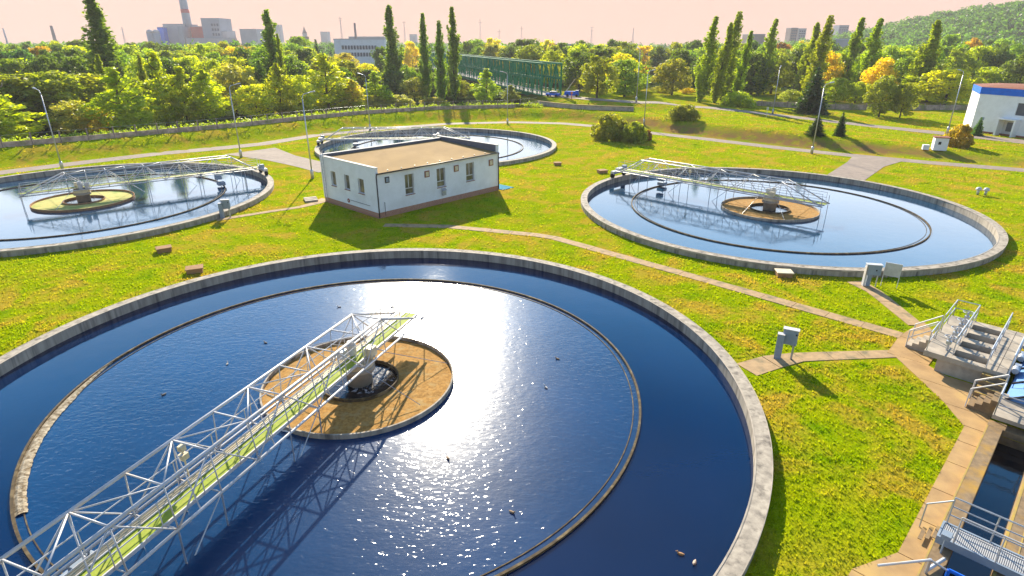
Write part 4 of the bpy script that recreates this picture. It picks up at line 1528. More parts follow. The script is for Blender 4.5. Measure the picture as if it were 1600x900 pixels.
def profile(kind, t):
    if kind == 'poplar':
        return np.clip(np.minimum(1, 0.45 + t * 4.0) * np.clip(1 - t ** 2.0, 0, 1) ** 0.8, 0.04, 1)
    if kind == 'round':
        return np.sqrt(np.clip(1 - (2 * t - 0.9) ** 2 / 1.25, 0.02, 1))
    if kind == 'bush':
        return np.sqrt(np.clip(1 - t ** 2.2 * 0.9, 0.05, 1))
    if kind == 'cone':
        return np.clip(1.25 * np.clip(1 - t, 0, 1) ** 0.72 * np.minimum(1, 0.45 + t * 1.9), 0.05, 1)
    if kind == 'spruce':
        return np.clip((1 - t) ** 0.95, 0.03, 1)
    return np.ones_like(t)


PROTO = {}


def proto(kind, seed, H, Rr, base, ncl, per, crad, size, flat=0.85, limbs=7):
    rg = np.random.default_rng(seed)
    t = rg.uniform(0, 1, ncl * 6)
    pr = profile(kind, t)
    keep = rg.uniform(0, 1, len(t)) < pr ** (1.0 if kind != 'poplar' else 0.8)
    t = t[keep][:ncl]; pr = pr[keep][:ncl]
    a = rg.uniform(0, 2 * np.pi, len(t))
    lobes = 1 + 0.16 * np.sin(a * 3 + seed) + 0.12 * np.sin(a * 5 + t * 9 + seed * 2)
    rf = np.sqrt(rg.uniform(0.18, 1, len(t)))
    cr = crad * rg.uniform(0.6, 1.25, len(t)) * (0.55 + 0.45 * pr)
    rad = np.maximum(Rr * pr * lobes * rf - cr * 0.4, 0)
    cen = np.stack([rad * np.cos(a), rad * np.sin(a), H * (base + (1 - base) * t)], 1)
    cen[:, 2] = np.minimum(cen[:, 2], H - cr * 0.5)
    if kind == 'cone':
        m = 16
        zt_ = np.linspace(0.72, 0.985, m)
        cen = np.r_[cen, np.stack([rg.normal(0, 0.12, m), rg.normal(0, 0.12, m), H * zt_], 1)]
        cr = np.r_[cr, np.linspace(0.6, 0.22, m)]
        pr = np.r_[pr, np.ones(m) * 0.5]
    if kind == 'poplar':
        v, q, tt = leaf_quads(rg, cen, cr, (per * (0.45 + 0.55 * pr)), size, 0.1, 1.5)
    else:
        v, q, tt = leaf_quads(rg, cen, cr, per, size, 0.0, flat)
    me = np_mesh('crown', v, q, tt, M_LEAF)
    tm = trunk_mesh(rg, H, {'poplar': 0.4, 'round': 0.32, 'cone': 0.2, 'spruce': 0.22, 'bush': 0.08}.get(kind, 0.3) * H / (26 if kind == 'poplar' else 12),
                    {'round': 0.7, 'poplar': 0.85}.get(kind, 0.9), 0 if kind in ('spruce', 'poplar') else limbs, Rr)
    PROTO.setdefault(kind, []).append((H, Rr, me, tm))


def poplar_proto(seed):
    rg = np.random.default_rng(seed)
    H, Rr = 26.0, 2.7
    cen, cr = [], []
    for k in range(150):
        t = 0.01 + 0.91 * rg.uniform(0, 1) ** 1.2
        L_ = rg.uniform(3.0, 5.6) * (1 - 0.45 * t)
        L_ = min(L_, (0.985 - t) * H)
        te = min(1.0, t + 0.75 * L_ / H)
        rmax = Rr * min(1.0, 0.6 + 1.8 * t) * max(0.0, 1 - te ** 2.0) ** 0.85 * rg.uniform(0.4, 1.15)
        a = rg.uniform(0, 2 * math.pi)
        z0 = t * H
        m = int(5 + L_ * 2.2)
        s = np.linspace(0.0, 1, m)
        rad = rmax * s ** 0.6
        wob = rg.normal(0, 0.12, (m, 3))
        cen.append(np.stack([rad * math.cos(a), rad * math.sin(a), z0 + L_ * s], 1) + wob)
        cr.append(0.42 * (1 - 0.45 * s) * rg.uniform(0.8, 1.2))
    zt = np.linspace(0.4, 0.99, 22) * H
    cen.append(np.stack([rg.normal(0, .08, 22), rg.normal(0, .08, 22), zt], 1)); cr.append(np.linspace(0.6, 0.15, 22))
    v, q, tt = leaf_quads(rg, np.concatenate(cen), np.concatenate(cr), 6, 0.44, 0.1, 1.5)
    me = np_mesh('crown', v, q, tt, M_LEAF)
    PROTO.setdefault('poplar', []).append((H, Rr, me, trunk_mesh(rg, H, 0.36, 0.85, 0, Rr)))


for s in range(4):
    poplar_proto(11 + s)
for s in range(5):
    proto('round', 31 + s, 12, 5.2, 0.12, 95, 55, 1.35, 0.52)
for s in range(3):
    proto('cone', 51 + s, 12, 3.2, 0.08, 95, 40, 0.85, 0.42)
for s in range(3):
    proto('bush', 71 + s, 3.2, 2.6, 0.05, 110, 75, 0.62, 0.24, limbs=5)


def spruce_proto(seed):
    rg = np.random.default_rng(seed)
    H, Rr = 9.0, 2.4
    V, Q, T = [], [], []
    off = 0
    z = 0.3
    while z < H - 0.15:
        t = z / H
        rad = Rr * (1 - t) ** 0.9 * rg.uniform(0.88, 1.08) + 0.08
        nb = max(5, int(13 * (1 - t) + 4))
        for k in range(nb):
            a = 2 * math.pi * k / nb + rg.uniform(-0.2, 0.2)
            L_ = rad * rg.uniform(0.75, 1.1)
            m = max(5, int(L_ * 16))
            s = rg.uniform(0.1, 1, m) * L_
            cx = np.stack([s * math.cos(a) + rg.normal(0, 0.10, m), s * math.sin(a) + rg.normal(0, 0.10, m), z - 0.22 * s + rg.normal(0, 0.05, m)], 1)
            v, q, tt = leaf_quads(rg, cx, np.full(m, 0.08), 1, 0.3, 0.6)
            V.append(v); Q.append(q + off); T.append(tt * 0.7 + 0.1); off += len(v)
        z += 0.30
    me = np_mesh('crown', np.concatenate(V), np.concatenate(Q), np.concatenate(T), M_LEAF)
    PROTO.setdefault('spruce', []).append((H, Rr, me, trunk_mesh(rg, H, 0.16, 0.92, 0, 1)))


spruce_proto(91); spruce_proto(92)
tcount = [0]


def tree_at(kind, x, y, z, h, w, color, name, label, group, lean=0.0, cat=None):
    H, Rr, cm, tm = PROTO[kind][tcount[0] % len(PROTO[kind])]
    tcount[0] += 1
    t = thing(name, label, cat or ('bush' if kind == 'bush' else 'tree'), (x, y, z), rnd.uniform(0, 6.28), group)
    t.scale = (w / (2 * Rr), w / (2 * Rr), h / H)
    if kind == 'poplar' and x > 20:
        t.rotation_euler = Matrix.Rotation(R(5.5), 3, 'Y').to_euler() if rnd.random() < 2 else t.rotation_euler
    for nm, me in (('crown', cm), ('trunk' if kind != 'bush' else 'stem', tm)):
        o = bpy.data.objects.new(nm, me)
        COL.objects.link(o)
        o.parent = t
        if nm == 'crown':
            j = rnd.uniform(0.9, 1.1)
            o.color = (color[0] * j, color[1] * rnd.uniform(0.95, 1.05), color[2], 1)
    return t


C_ = {'yg': (0.35, 0.40, 0.005), 'ygb': (0.43, 0.47, 0.005), 'yel': (0.56, 0.46, 0.010), 'org': (0.36, 0.22, 0.02), 'rust': (0.21, 0.105, 0.03),
      'grn': (0.19, 0.28, 0.020), 'dgrn': (0.10, 0.15, 0.018), 'olive': (0.23, 0.25, 0.022), 'polive': (0.38, 0.36, 0.08), 'pop': (0.16, 0.24, 0.02), 'popy': (0.25, 0.31, 0.008), 'con': (0.04, 0.075, 0.025), 'bgrn': (0.09, 0.18, 0.06), 'aut': (0.34, 0.24, 0.02)}
NAME = {'poplar': 'poplar_tree', 'round': 'broadleaf_tree', 'cone': 'young_tree', 'bush': 'bush', 'spruce': 'spruce_tree'}


def tree(kind, px, ptop, Y, wpx, col, label, pbase=None, group=None):
    """tree seen at photo column px, its top at row ptop, standing Y metres off (or with its foot at row pbase)"""
    if pbase is not None:
        Y = P(px, pbase)[1]
    x, _, zt = at_depth(px, ptop, Y)
    for _ in range(3):
        zg = float(hz(x, Y))
        x2, _, _ = at_depth(px, ptop + (pbase - ptop) * 0.5 if pbase else ptop + 30, Y)
        x = x2
    zg = float(hz(x, Y))
    dist = Y * cp_ - (8 - CH) * sp_
    w = wpx * dist / F * 1.08
    return tree_at(kind, x, Y, zg - 0.05, max(zt - zg, 1.0), w, C_[col], NAME[kind], label, group)


G1 = 'trees just behind the dike fence'
FR = [
    ('cone', -6, 138, None, 105, 'ygb', 'bright yellow green tree cut by the left edge, behind the dike fence', 222),
    ('round', 22, 118, 112, 110, 'olive', 'broad dark olive tree behind the bright tree at the left edge', None),
    ('round', 78, 112, 116, 105, 'olive', 'broad olive tree above the leftmost street lamp', None),
    ('round', 132, 116, 122, 100, 'olive', 'dark olive tree with sunlit top, left of the big dark poplar foot', None),
    ('round', 113, 158, None, 66, 'polive', 'pale olive willow like tree right of the leftmost street lamp', 212),
    ('round', 149, 168, None, 38, 'yel', 'small yellow tree beside the pale olive willow', 210),
    ('cone', 186, 106, None, 78, 'yg', 'tall loose yellow green tree right of the small yellow tree', 208),
    ('poplar', 158, 84, 128, 24, 'popy', 'thin yellow green poplar at the foot of the tall dark poplar', None),
    ('poplar', 222, 84, 135, 20, 'popy', 'thin yellow green spire left of the spire topped tree', None),
    ('cone', 250, 82, None, 62, 'yg', 'yellow green tree drawn up to a thin spire', 197),
    ('cone', 286, 104, None, 50, 'yg', 'yellow green tree right of the spire topped tree', 195),
    ('cone', 323, 108, None, 56, 'ygb', 'yellow green tree with a golden right side, near the second lamp', 193),
    ('round', 362, 100, 140, 66, 'polive', 'pale olive round tree behind the second street lamp', None),
    ('round', 398, 133, None, 60, 'ygb', 'rounded golden olive tree right of the second street lamp', 188),
    ('cone', 436, 98, None, 44, 'yg', 'slim yellow green tree at the foot of the dark poplar with two tips', 182),
    ('round', 466, 118, None, 50, 'ygb', 'yellow round tree left of the street lamp with the long arm', 180),
    ('cone', 509, 84, None, 66, 'ygb', 'tallest bright yellow green tree left of the white office block', 173),
    ('cone', 551, 124, None, 42, 'yel', 'small orange yellow tree below the white office block', 171),
    ('cone', 586, 112, None, 44, 'yg', 'yellow green tree left of the pair of poplars in the middle', 167),
    ('bush', 618, 149, None, 46, 'polive', 'low pale bush at the foot of the forked poplar', 166),
    ('bush', 586, 150, None, 34, 'polive', 'low pale bush right of the small orange yellow tree', 168),
    ('bush', 450, 164, None, 34, 'polive', 'low pale bush below the yellow round tree', 181),
    ('round', 647, 121, None, 36, 'olive', 'small ball shaped olive tree between two middle poplars', 157),
    ('bush', 676, 152, None, 38, 'polive', 'low pale bush between the thin middle poplars', 164),
    ('cone', 760, 107, None, 38, 'yg', 'feathery yellow green tree in front of the green bridge', 161),
    ('cone', 797, 133, None, 28, 'olive', 'small olive tree under the green bridge deck', 161),
    ('bush', 560, 158, None, 30, 'ygb', 'low yellow green bush left of the low pale bush', 172),
]
for k, px, pt, Y, w, c, lab, pb in FR:
    tree(k, px, pt, Y, w * (1.2 if k == 'cone' else 1.12), c, lab, pb, G1)
G2 = 'tall poplars'
for px, pt, Y, w, c, lab, pb in [
    (147, -8, 150, 50, 'pop', 'biggest dark poplar at the upper left, reaching the top of the photo', None),
    (420, 14, 165, 36, 'pop', 'dark poplar left of the white office block', None),
    (437, 52, 158, 16, 'popy', 'thin yellowish poplar touching the dark poplar on its right', None),
    (612, 7, None, 31, 'pop', 'forked dense poplar right of the white office block', 149),
    (663, 20, None, 20, 'pop', 'slim poplar, first of the three thin ones in the middle', 153),
    (688, 31, None, 19, 'pop', 'shortest of the three thin middle poplars', 162),
    (708, 10, None, 23, 'pop', 'tallest of the three thin middle poplars, at the end of the green bridge', 158),
    (1099, 24, None, 34, 'popy', 'leftmost poplar of the right hand row', 160),
    (1124, 34, None, 30, 'popy', 'poplar second from the left in the right hand row', 161),
    (1140, 16, 166, 34, 'popy', 'tallest poplar of the right hand row, with a double tip', None),
    (1157, 47, None, 24, 'popy', 'short slim poplar in the right hand row', 157),
    (1193, 28, None, 31, 'popy', 'single poplar left of the right hand street lamp with no neighbours', 150),
    (1258, 34, None, 32, 'popy', 'poplar with its foot hidden by the big dark spruce', 152),
    (1281, 22, 160, 36, 'popy', 'tall poplar rising straight behind the big dark spruce', None),
    (1325, 26, None, 32, 'popy', 'left poplar of the pair right of the big dark spruce', 150),
    (1352, 27, None, 38, 'popy', 'right poplar of the pair right of the big dark spruce', 155),
    (1449, 30, 170, 42, 'popy', 'lone broad poplar in front of the wooded hill', None)]:
    tree('poplar', px, pt, Y, w * (1.25 if c == 'pop' else 0.98), c, lab, pb, G2)
G3_ = 'trees around the bridge road and the right lawn'
for k, px, pt, Y, w, c, lab, pb in [
    ('round', 740, 62, 330, 50, 'grn', 'green round tree above the far part of the green bridge', None),
    ('round', 770, 60, 330, 40, 'yel', 'yellow tree behind the far part of the green bridge', None),
    ('round', 822, 62, 300, 66, 'dgrn', 'wide dark green tree behind the near part of the green bridge', None),
    ('round', 862, 69, 300, 32, 'rust', 'rust red tree behind the near end of the green bridge', None),
    ('round', 893, 73, 290, 42, 'grn', 'green tree right of the rust red tree', None),
    ('spruce', 934, 70, 215, 50, 'dgrn', 'tall dark conifer behind the golden tree at the bridge end', None),
    ('round', 906, 102, 190, 44, 'yel', 'golden yellow tree beside the near end of the green bridge', None),
    ('round', 953, 76, 240, 40, 'olive', 'dark olive tree right of the tall dark conifer', None),
    ('round', 979, 78, 245, 40, 'dgrn', 'dark green tree left of the open meadow', None),
    ('round', 968, 118, 195, 36, 'olive', 'low olive tree above the retaining wall', None),
    ('round', 995, 119, 190, 38, 'olive', 'rounded olive tree behind the tall roadside lamp', None),
    ('round', 1032, 134, 186, 32, 'polive', 'ball shaped pale olive bush tree beyond the bridge road', None),
    ('round', 1070, 137, 184, 24, 'yel', 'small yellow tree left of the right hand poplar row', None),
    ('round', 1050, 92, 240, 40, 'olive', 'olive tree right of the open meadow', None),
    ('round', 1084, 90, 235, 40, 'dgrn', 'dark tree behind the leftmost poplar of the right row', None),
    ('spruce', 1273, 103, None, 58, 'con', 'big dark spruce in front of the right hand poplars', 178),
    ('spruce', 1277, 178, None, 32, 'con', 'bushy small spruce, left of the two by the roadside', 211),
    ('spruce', 1315, 174, None, 22, 'con', 'slim small spruce, right of the two by the roadside', 213),
    ('round', 1380, 118, None, 46, 'olive', 'dark olive tree on the right lawn, left one of the touching pair', 183),
    ('round', 1412, 130, None, 40, 'olive', 'dark olive tree on the right lawn, right one of the touching pair', 184),
    ('bush', 1155, 144, None, 50, 'yg', 'yellow green bush below the short slim poplar', 166),
    ('round', 1232, 140, 165, 34, 'polive', 'low olive tree left of the big dark spruce', None),
    ('round', 1305, 122, 168, 44, 'yg', 'yellow green tree right of the big dark spruce', None),
    ('round', 1336, 128, 166, 40, 'yg', 'yellow green tree below the pair of poplars', None),
    ('round', 1428, 117, 170, 62, 'ygb', 'golden tree behind the touching olive pair', None),
    ('round', 1482, 108, 160, 76, 'ygb', 'broad golden tree left of the white building with the blue band', None),
    ('round', 1395, 80, 240, 50, 'dgrn', 'dark green tree left of the lone broad poplar', None),
    ('round', 1480, 55, 280, 40, 'grn', 'tall green tree right of the lone broad poplar', None),
    ('round', 1515, 60, 280, 30, 'org', 'orange tree below the wooded hill', None),
    ('round', 1475, 88, 220, 56, 'yg', 'yellow green tree above the broad golden tree', None),
    ('round', 1538, 105, 200, 54, 'yg', 'yellow green tree above the left corner of the building with the blue band', None),
    ('round', 1572, 96, 210, 54, 'yg', 'yellow green tree above the roof of the building with the blue band', None),
    ('round', 1606, 90, 210, 56, 'ygb', 'yellow green tree at the right edge above the blue band', None),
    ('bush', 1500, 195, None, 42, 'aut', 'autumn coloured orange green bush beside the tiny white hut', 229),
    ('spruce', 1530, 182, None, 20, 'bgrn', 'little spruce in front of the building with the blue band', 212),
    ('bush', 1068, 164, None, 48, 'olive', 'low dark bush on the bank beside the bridge road', 187),
    ('bush', 955, 178, None, 66, 'olive', 'big rounded bush beside the path behind the right hand tank', 217),
    ('bush', 993, 191, None, 40, 'olive', 'smaller rounded bush touching the big rounded bush on its right', 222),
    ('bush', 1010, 203, None, 20, 'rust', 'little reddish bush at the end of the rounded bushes', 219),
    ('round', 66, 74, 215, 50, 'org', 'orange brown tree near the pale roof at the upper left', None),
    ('round', 38, 78, 200, 60, 'bgrn', 'bluish green tree at the upper left below the pale roof', None),
    ('round', 95, 84, 185, 62, 'dgrn', 'dark green tree left of the biggest poplar', None),
    ('round', 470, 58, 300, 46, 'grn', 'green tree left of the white office block', None),
    ('round', 482, 74, 260, 36, 'ygb', 'bright green tree in front of the white office block left end', None),
    ('spruce', 496, 60, 290, 24, 'con', 'dark conifer beside the white office block', None),
    ('round', 541, 83, 230, 46, 'polive', 'grey olive tree in front of the white office block', None),
    ('spruce', 547, 95, 205, 24, 'con', 'dark slim conifer in front of the white office block', None),
    ('round', 598, 74, 250, 34, 'dgrn', 'dark green tree at the right end of the white office block', None),
    ('round', 576, 99, 200, 38, 'yel', 'orange yellow tree below the white office block, in front of dark trees', None),
    ('round', 644, 65, 320, 30, 'yel', 'yellow tree between the forked poplar and the thin poplars', None)]:
    tree(k, px, pt, Y, w, c, lab, pb, G3_)
# the closed wood behind: individual trees in rows
GW = 'trees of the closed wood behind the dike'
LW_ = {'dgrn': 'dark green tree of the closed wood behind the dike', 'olive': 'olive green tree of the closed wood behind the dike', 'grn': 'green tree of the closed wood behind the dike',
       'yg': 'yellow green tree of the closed wood behind the dike', 'yel': 'yellow tree of the closed wood behind the dike', 'rust': 'rust brown tree of the closed wood behind the dike', 'org': 'orange tree of the closed wood behind the dike'}
for row, (Y0, pt0, w0) in enumerate([(165, 92, 58), (200, 78, 52), (245, 72, 44), (300, 66, 36)]):
    px = -90
    while px < 1700:
        px += w0 * rnd.uniform(0.5, 0.85)
        Y = Y0 * rnd.uniform(0.93, 1.08)
        yb = float(np.interp(px, [560, 672, 728, 862, 905], [300, 362, 282, 176, 150])) + 14
        if 560 < px < 905 and Y < yb: continue
        if 985 < px < 1045 and row < 3: continue
        if 500 < px < 620 and row > 1: continue
        if px > 1490 and row == 0: continue
        if 1080 < px < 1375 and row == 0: continue
        pt = pt0 + rnd.uniform(-5, 8) + (14 if 480 < px < 620 else 0)
        c = rnd.choices(['dgrn', 'olive', 'grn', 'yg', 'yel', 'rust', 'org'], [6, 5, 5, 4, 0.7, 0.25, 0.15])[0]
        tree('round', px, pt, Y, w0 * rnd.uniform(0.85, 1.25), c, LW_[c], None, GW)


def undergrowth():
    rg = np.random.default_rng(17)
    line = along([tuple(p) for p in TOE][:9], 9.5)
    cen, cr = [], []
    for a, b in zip(line[:-1], line[1:]):
        n = int((b - a).length * 11)
        for _ in range(n):
            p = a.lerp(b, rg.uniform())
            q = p + Vector((rg.normal(0, 1), abs(rg.normal(0, 2.2)) - 0.8))
            if q.x > 7: continue
            h = rg.uniform(0.1, 0.55) * (1.0 if rg.uniform() < 0.85 else 1.7)
            cen.append((q.x, q.y, float(hz(q.x, q.y)) + h * 0.55)); cr.append(0.35 + 0.35 * h)
    v, q, t = leaf_quads(rg, np.array(cen), np.array(cr), 14, 0.33, 0.3, 1.3)
    me = np_mesh('undergrowth', v, q, t, M_LEAF)
    o = bpy.data.objects.new('undergrowth', me)
    o.color = (0.24, 0.30, 0.02, 1)
    COL.objects.link(o)
    tag(o, 'weedy undergrowth growing behind the dike fence', 'undergrowth', None, 'stuff')


undergrowth()


def lawn():
    """short standing grass on the nearer lawns"""
    rg = np.random.default_rng(23)
    X, Y = [], []
    for (y0, y1, dens) in ((5, 20, 100), (20, 32, 65), (32, 45, 26), (45, 60, 9), (60, 80, 5), (80, 105, 3), (105, 140, 2)):
        x1 = y1 * 0.95 + 12
        n = int((y1 - y0) * 2 * x1 * dens)
        X.append(rg.uniform(-x1, x1, n)); Y.append(rg.uniform(y0, y1, n))
    X = np.concatenate(X); Y = np.concatenate(Y)
    ok = np.ones(len(X), bool)
    for c in TANKS:
        ok &= (X - c.x) ** 2 + (Y - c.y) ** 2 > 18.99 ** 2
    # building
    dx, dy = X - B0.x, Y - B0.y
    a = dx * math.cos(BA) + dy * math.sin(BA); b = -dx * math.sin(BA) + dy * math.cos(BA)
    ok &= ~((a > -0.3) & (a < BL + 2.1) & (b > -0.3) & (b < BD + 0.5))
    # concrete works
    dx, dy = X - O2.x, Y - O2.y
    u = dx * U2.x + dy * U2.y; v = dx * V2.x + dy * V2.y
    lim = np.interp(u, [-30, -16.2, -14.4, -4.45, -3.0, -1.3, 0.48, 3.2, 6.4, 6.5], [1.9, 1.9, 2.74, 2.7, 1.7, 0.24, -1.66, -1.76, -1.34, 3.0])
    ok &= v < lim
    ok &= ~((u > -1) & (u < 7.2) & (v > -1.7))
    ok &= ~((u > 3.0) & (u < 6.5) & (v > -1.8) & (v < 1))
    for pl, w in PATHS:
        d, _ = seg_dist(X, Y, pl)
        ok &= d > w / 2 + 0.02
    # inside the picture only
    f = Y * cp_ + CH * sp_
    ok &= np.abs(X / f) * F < 840
    X, Y = X[ok], Y[ok]
    n = len(X)
    dd, ss = seg_dist(X, Y, TOE)
    ok = ~((dd * ss > 6.6) & (X < 8)) & ~((dd * ss > 0.4) & (dd * ss < 4.0) & (X > 18) & (X < 66))
    X, Y = X[ok], Y[ok]
    n = len(X)
    Z = hz(X, Y)
    far = np.clip((Y - 15) / 45, 0, 1) + 0.9 * np.clip((Y - 60) / 60, 0, 1)
    h = rg.uniform(0.045, 0.12, n) * (1 + 0.3 * far)
    w = rg.uniform(0.012, 0.034, n) * (1 + 1.6 * far)
    ang = rg.uniform(0, np.pi, n)
    ca, sa = np.cos(ang) * w, np.sin(ang) * w
    lx, ly = rg.normal(0, 0.03, n), rg.normal(0, 0.03, n)
    p0 = np.stack([X - ca, Y - sa, Z - 0.01], 1); p1 = np.stack([X + ca, Y + sa, Z - 0.01], 1)
    p2 = np.stack([X + ca * 0.7 + lx, Y + sa * 0.7 + ly, Z + h], 1); p3 = np.stack([X - ca * 0.7 + lx, Y - sa * 0.7 + ly, Z + h * 0.8], 1)
    V = np.stack([p0, p1, p2, p3], 1).reshape(-1, 3)
    q = np.arange(n * 4).reshape(n, 4)
    me = np_mesh('grass', V, q, np.repeat(np.clip(rg.normal(0.5, 0.22, n), 0, 1), 4), M_BLADE)
    o = bpy.data.objects.new('grass', me)
    COL.objects.link(o)
    tag(o, 'short mown grass standing on the lawns', 'grass', None, 'stuff')
    print('blades', n)


lawn()


px = 556
while px < 850:
    px += rnd.uniform(12, 20)
    Y = rnd.uniform(178, 215)
    pt = max(102, float(np.interp(px, [640, 728, 862], [100, 126, 156]))) + rnd.uniform(0, 14)
    if pt > 160: continue
    c = rnd.choices(['dgrn', 'olive', 'grn', 'yg', 'ygb'], [4, 4, 4, 3, 1])[0]
    tree('round', px, pt, Y, rnd.uniform(30, 44), c, LW_.get(c, LW_['yg']), None, GW)


def far_wood():
    rg = np.random.default_rng(5)
    n = 3400
    u = rg.uniform(-1.15, 1.2, n)
    Y = 340 + 1100 * rg.uniform(0, 1, n) ** 1.4
    X = u * Y * 0.98
    hill = (X > 250) & (Y < 900)
    ex_n = 6000
    Xh = rg.uniform(230, 900, ex_n); Yh = rg.uniform(390, 780, ex_n)
    X = np.r_[X, Xh]; Y = np.r_[Y, Yh]
    # leave open ground round the works and the office block
    ok = ~((np.abs(X + 95) < 60) & (Y > 330) & (Y < 480)) & ~((X > -640) & (X < -370) & (Y > 620) & (Y < 960)) & ~((X > 60) & (X < 120) & (Y < 420) & (Y > 300))
    X, Y = X[ok], Y[ok]
    Z = hz(X, Y)
    h = rg.uniform(8, 15, len(X))
    cen, cr = [], []
    for k in range(5):
        a = rg.uniform(0, 6.28, len(X)); r = rg.uniform(0, 3.2, len(X))
        cen.append(np.stack([X + r * np.cos(a), Y + r * np.sin(a), Z + h * rg.uniform(0.35, 0.85, len(X))], 1))
        cr.append(rg.uniform(2.0, 3.6, len(X)))
    cen = np.concatenate(cen); cr = np.concatenate(cr)
    v, q, t = leaf_quads(rg, cen, cr, 12, 2.2)
    t = np.clip(t + np.repeat(np.repeat(np.tile(rg.normal(0, 0.3, len(X)), 5), 12), 4), 0, 1)
    me = np_mesh('distant_wood', v, q, t, M_LEAF)
    o = bpy.data.objects.new('distant_wood', me)
    o.color = (0.065, 0.14, 0.022, 1)
    COL.objects.link(o)
    tag(o, 'distant wood and wooded hill along the horizon', 'wood', None, 'stuff')


far_wood()

# ------------------------------------------------------------------ far buildings
def far_box(px0, px1, ptop, pbase, Y, depth, mat, name, label, cat, zg=None, windows=None, roof=None, group=None, skew=0.0):
    xa, _, zt = at_depth(px0, (ptop + pbase) / 2, Y)
    xb, _, _ = at_depth(px1, (ptop + pbase) / 2, Y)
    _, _, zt = at_depth((px0 + px1) / 2, ptop, Y)
    zg = float(hz((xa + xb) / 2, Y)) if zg is None else zg
    h = zt - zg
    w = xb - xa
    t = thing(name, label, cat, ((xa + xb) / 2, Y, zg - 0.3), skew, group)
    MB().box((0, depth / 2, h / 2 + 0.15), (w, depth, h + 0.3)).build('wall', mat, t)
    MB().box((0, depth / 2, h + 0.6), (w * 1.01, depth * 1.01, 0.6)).build('roof', roof or M_FARGREY, t)
    if windows:
        rows, cols, z0, z1, x0, x1 = windows
        for r_ in range(rows):
            for c_ in range(cols):
                zz = h * (z0 + (z1 - z0) * (r_ + 0.5) / rows)
                xx = w * (-0.5 + x0 + (x1 - x0) * (c_ + 0.5) / cols)
                MB().box((xx, -0.08, zz), (w * (x1 - x0) / cols * 0.74, 0.2, h * (z1 - z0) / rows * 0.55)).build('window', M_FARWIN, t)
    return t, h, w


FY = 800
far_box(280, 287, 42, 70, FY - 8, 14, M_FARGREY, 'factory_tower', 'slim grey tower at the left of the far factory hall', 'tower')
far_box(257, 287, 38, 70, FY, 40, M_FARPINK, 'factory_hall', 'big pale factory hall between the blue tower and the tall chimney', 'factory', None, (1, 6, 0.05, 0.3, 0.05, 0.95))
far_box(299, 318, 42, 62, FY + 4, 30, M_FARRED, 'factory_block', 'bright red block right of the tall factory chimney', 'factory')
far_box(317, 345, 29, 70, FY - 4, 34, M_FARGREY, 'factory_tower', 'tall grey boiler house tower right of the bright red block', 'tower', None, (6, 3, 0.1, 0.9, 0.5, 0.95))
far_box(345, 356, 49, 70, FY - 2, 24, M_FARPINK, 'factory_block', 'low pale block at the right foot of the boiler house tower', 'factory')
far_box(292, 360, 60, 76, FY - 30, 20, M_FARPINK, 'factory_hall', 'long low pale hall in front of the far factory', 'factory', None, (1, 10, 0.4, 0.7, 0.02, 0.98))
far_box(376, 402, 46, 70, 780, 40, M_FARPINK, 'factory_hall', 'pale box shaped hall left of the dark poplar', 'factory')
far_box(248, 257, 43, 70, FY - 10, 9, M_BLUEPAINT, 'factory_tower', 'narrow blue tower next to the two silos', 'tower')
for k, px in enumerate((233, 243)):
    x, _, zt = at_depth(px, 46, FY - 20)
    t = thing('silo', ['dome topped silo, left one of the far factory pair', 'dome topped silo, right one next to the blue tower'][k], 'silo', (x, FY - 20, 0), 0, 'silos of the far factory')
    MB().lathe([(4.0, 0), (4.0, zt - 4)], 20).build('shell', M_FARGREY, t, True)
    MB().lathe([(4.0, zt - 4), (3.4, zt - 1.6), (2.0, zt - 0.3), (0.2, zt)], 20).build('dome', M_FARPINK, t, True)


def chimney(px, ptop, pbase, Y, r0, r1, mat, label, band=None):
    x, _, zt = at_depth(px, (ptop + pbase) / 2, Y)
    _, _, zt = at_depth(px, ptop, Y)
    zg = float(hz(x, Y))
    t = thing('factory_chimney', label, 'chimney', (x, Y, zg), 0)
    MB().lathe([(r0, 0), (r1, zt - zg)], 16).build('stack', mat, t, True)
    if band:
        for a, b in band:
            f = lambda s: r0 + (r1 - r0) * s + 0.12
            MB().lathe([(f(a), a * (zt - zg)), (f(b), b * (zt - zg))], 16).build('red_band', M_FARRED, t, True)
    return t


chimney(288, -42, 66, FY + 12, 5.6, 4.0, M_FARGREY, 'tall grey factory chimney with a red band, cut by the top edge', [(0.52, 0.565), (0.80, 0.84)])
chimney(83, 40, 64, 760, 2.4, 1.5, M_FARBROWN, 'dark brick chimney standing alone at the upper left')
chimney(7, 44, 60, 900, 1.4, 0.9, M_FARGREY, 'thin pale chimney near the left edge of the horizon')
chimney(555, 36, 60, 600, 1.3, 0.9, M_FARBROWN, 'thin dark chimney above the white office block')


def mast(px, ptop, Y, label, cross):
    x, _, zt = at_depth(px, ptop, Y)
    zg = float(hz(x, Y))
    t = thing('lattice_mast', label, 'mast', (x, Y, zg), 0, 'lattice masts on the horizon')
    h = zt - zg
    m = MB()
    w = 1.5 * Y / 900
    for a, b in ((-1, -1), (1, -1), (1, 1), (-1, 1)):
        m.bar((a * w, b * w, 0), (a * 0.15, b * 0.15, h), 0.16 * Y / 900, n=4)
    n = 9
    for i in range(n):
        k0, k1 = 1 - i / n, 1 - (i + 1) / n
        m.bar((-w * k0, -w * k0, h * i / n), (w * k1, -w * k1, h * (i + 1) / n), 0.1 * Y / 900, n=4)
    for z in cross:
        m.bar((-3 * Y / 900, 0, h * z), (3 * Y / 900, 0, h * z), 0.2 * Y / 900, n=4)
    m.build('frame', M_FARGREY, t)


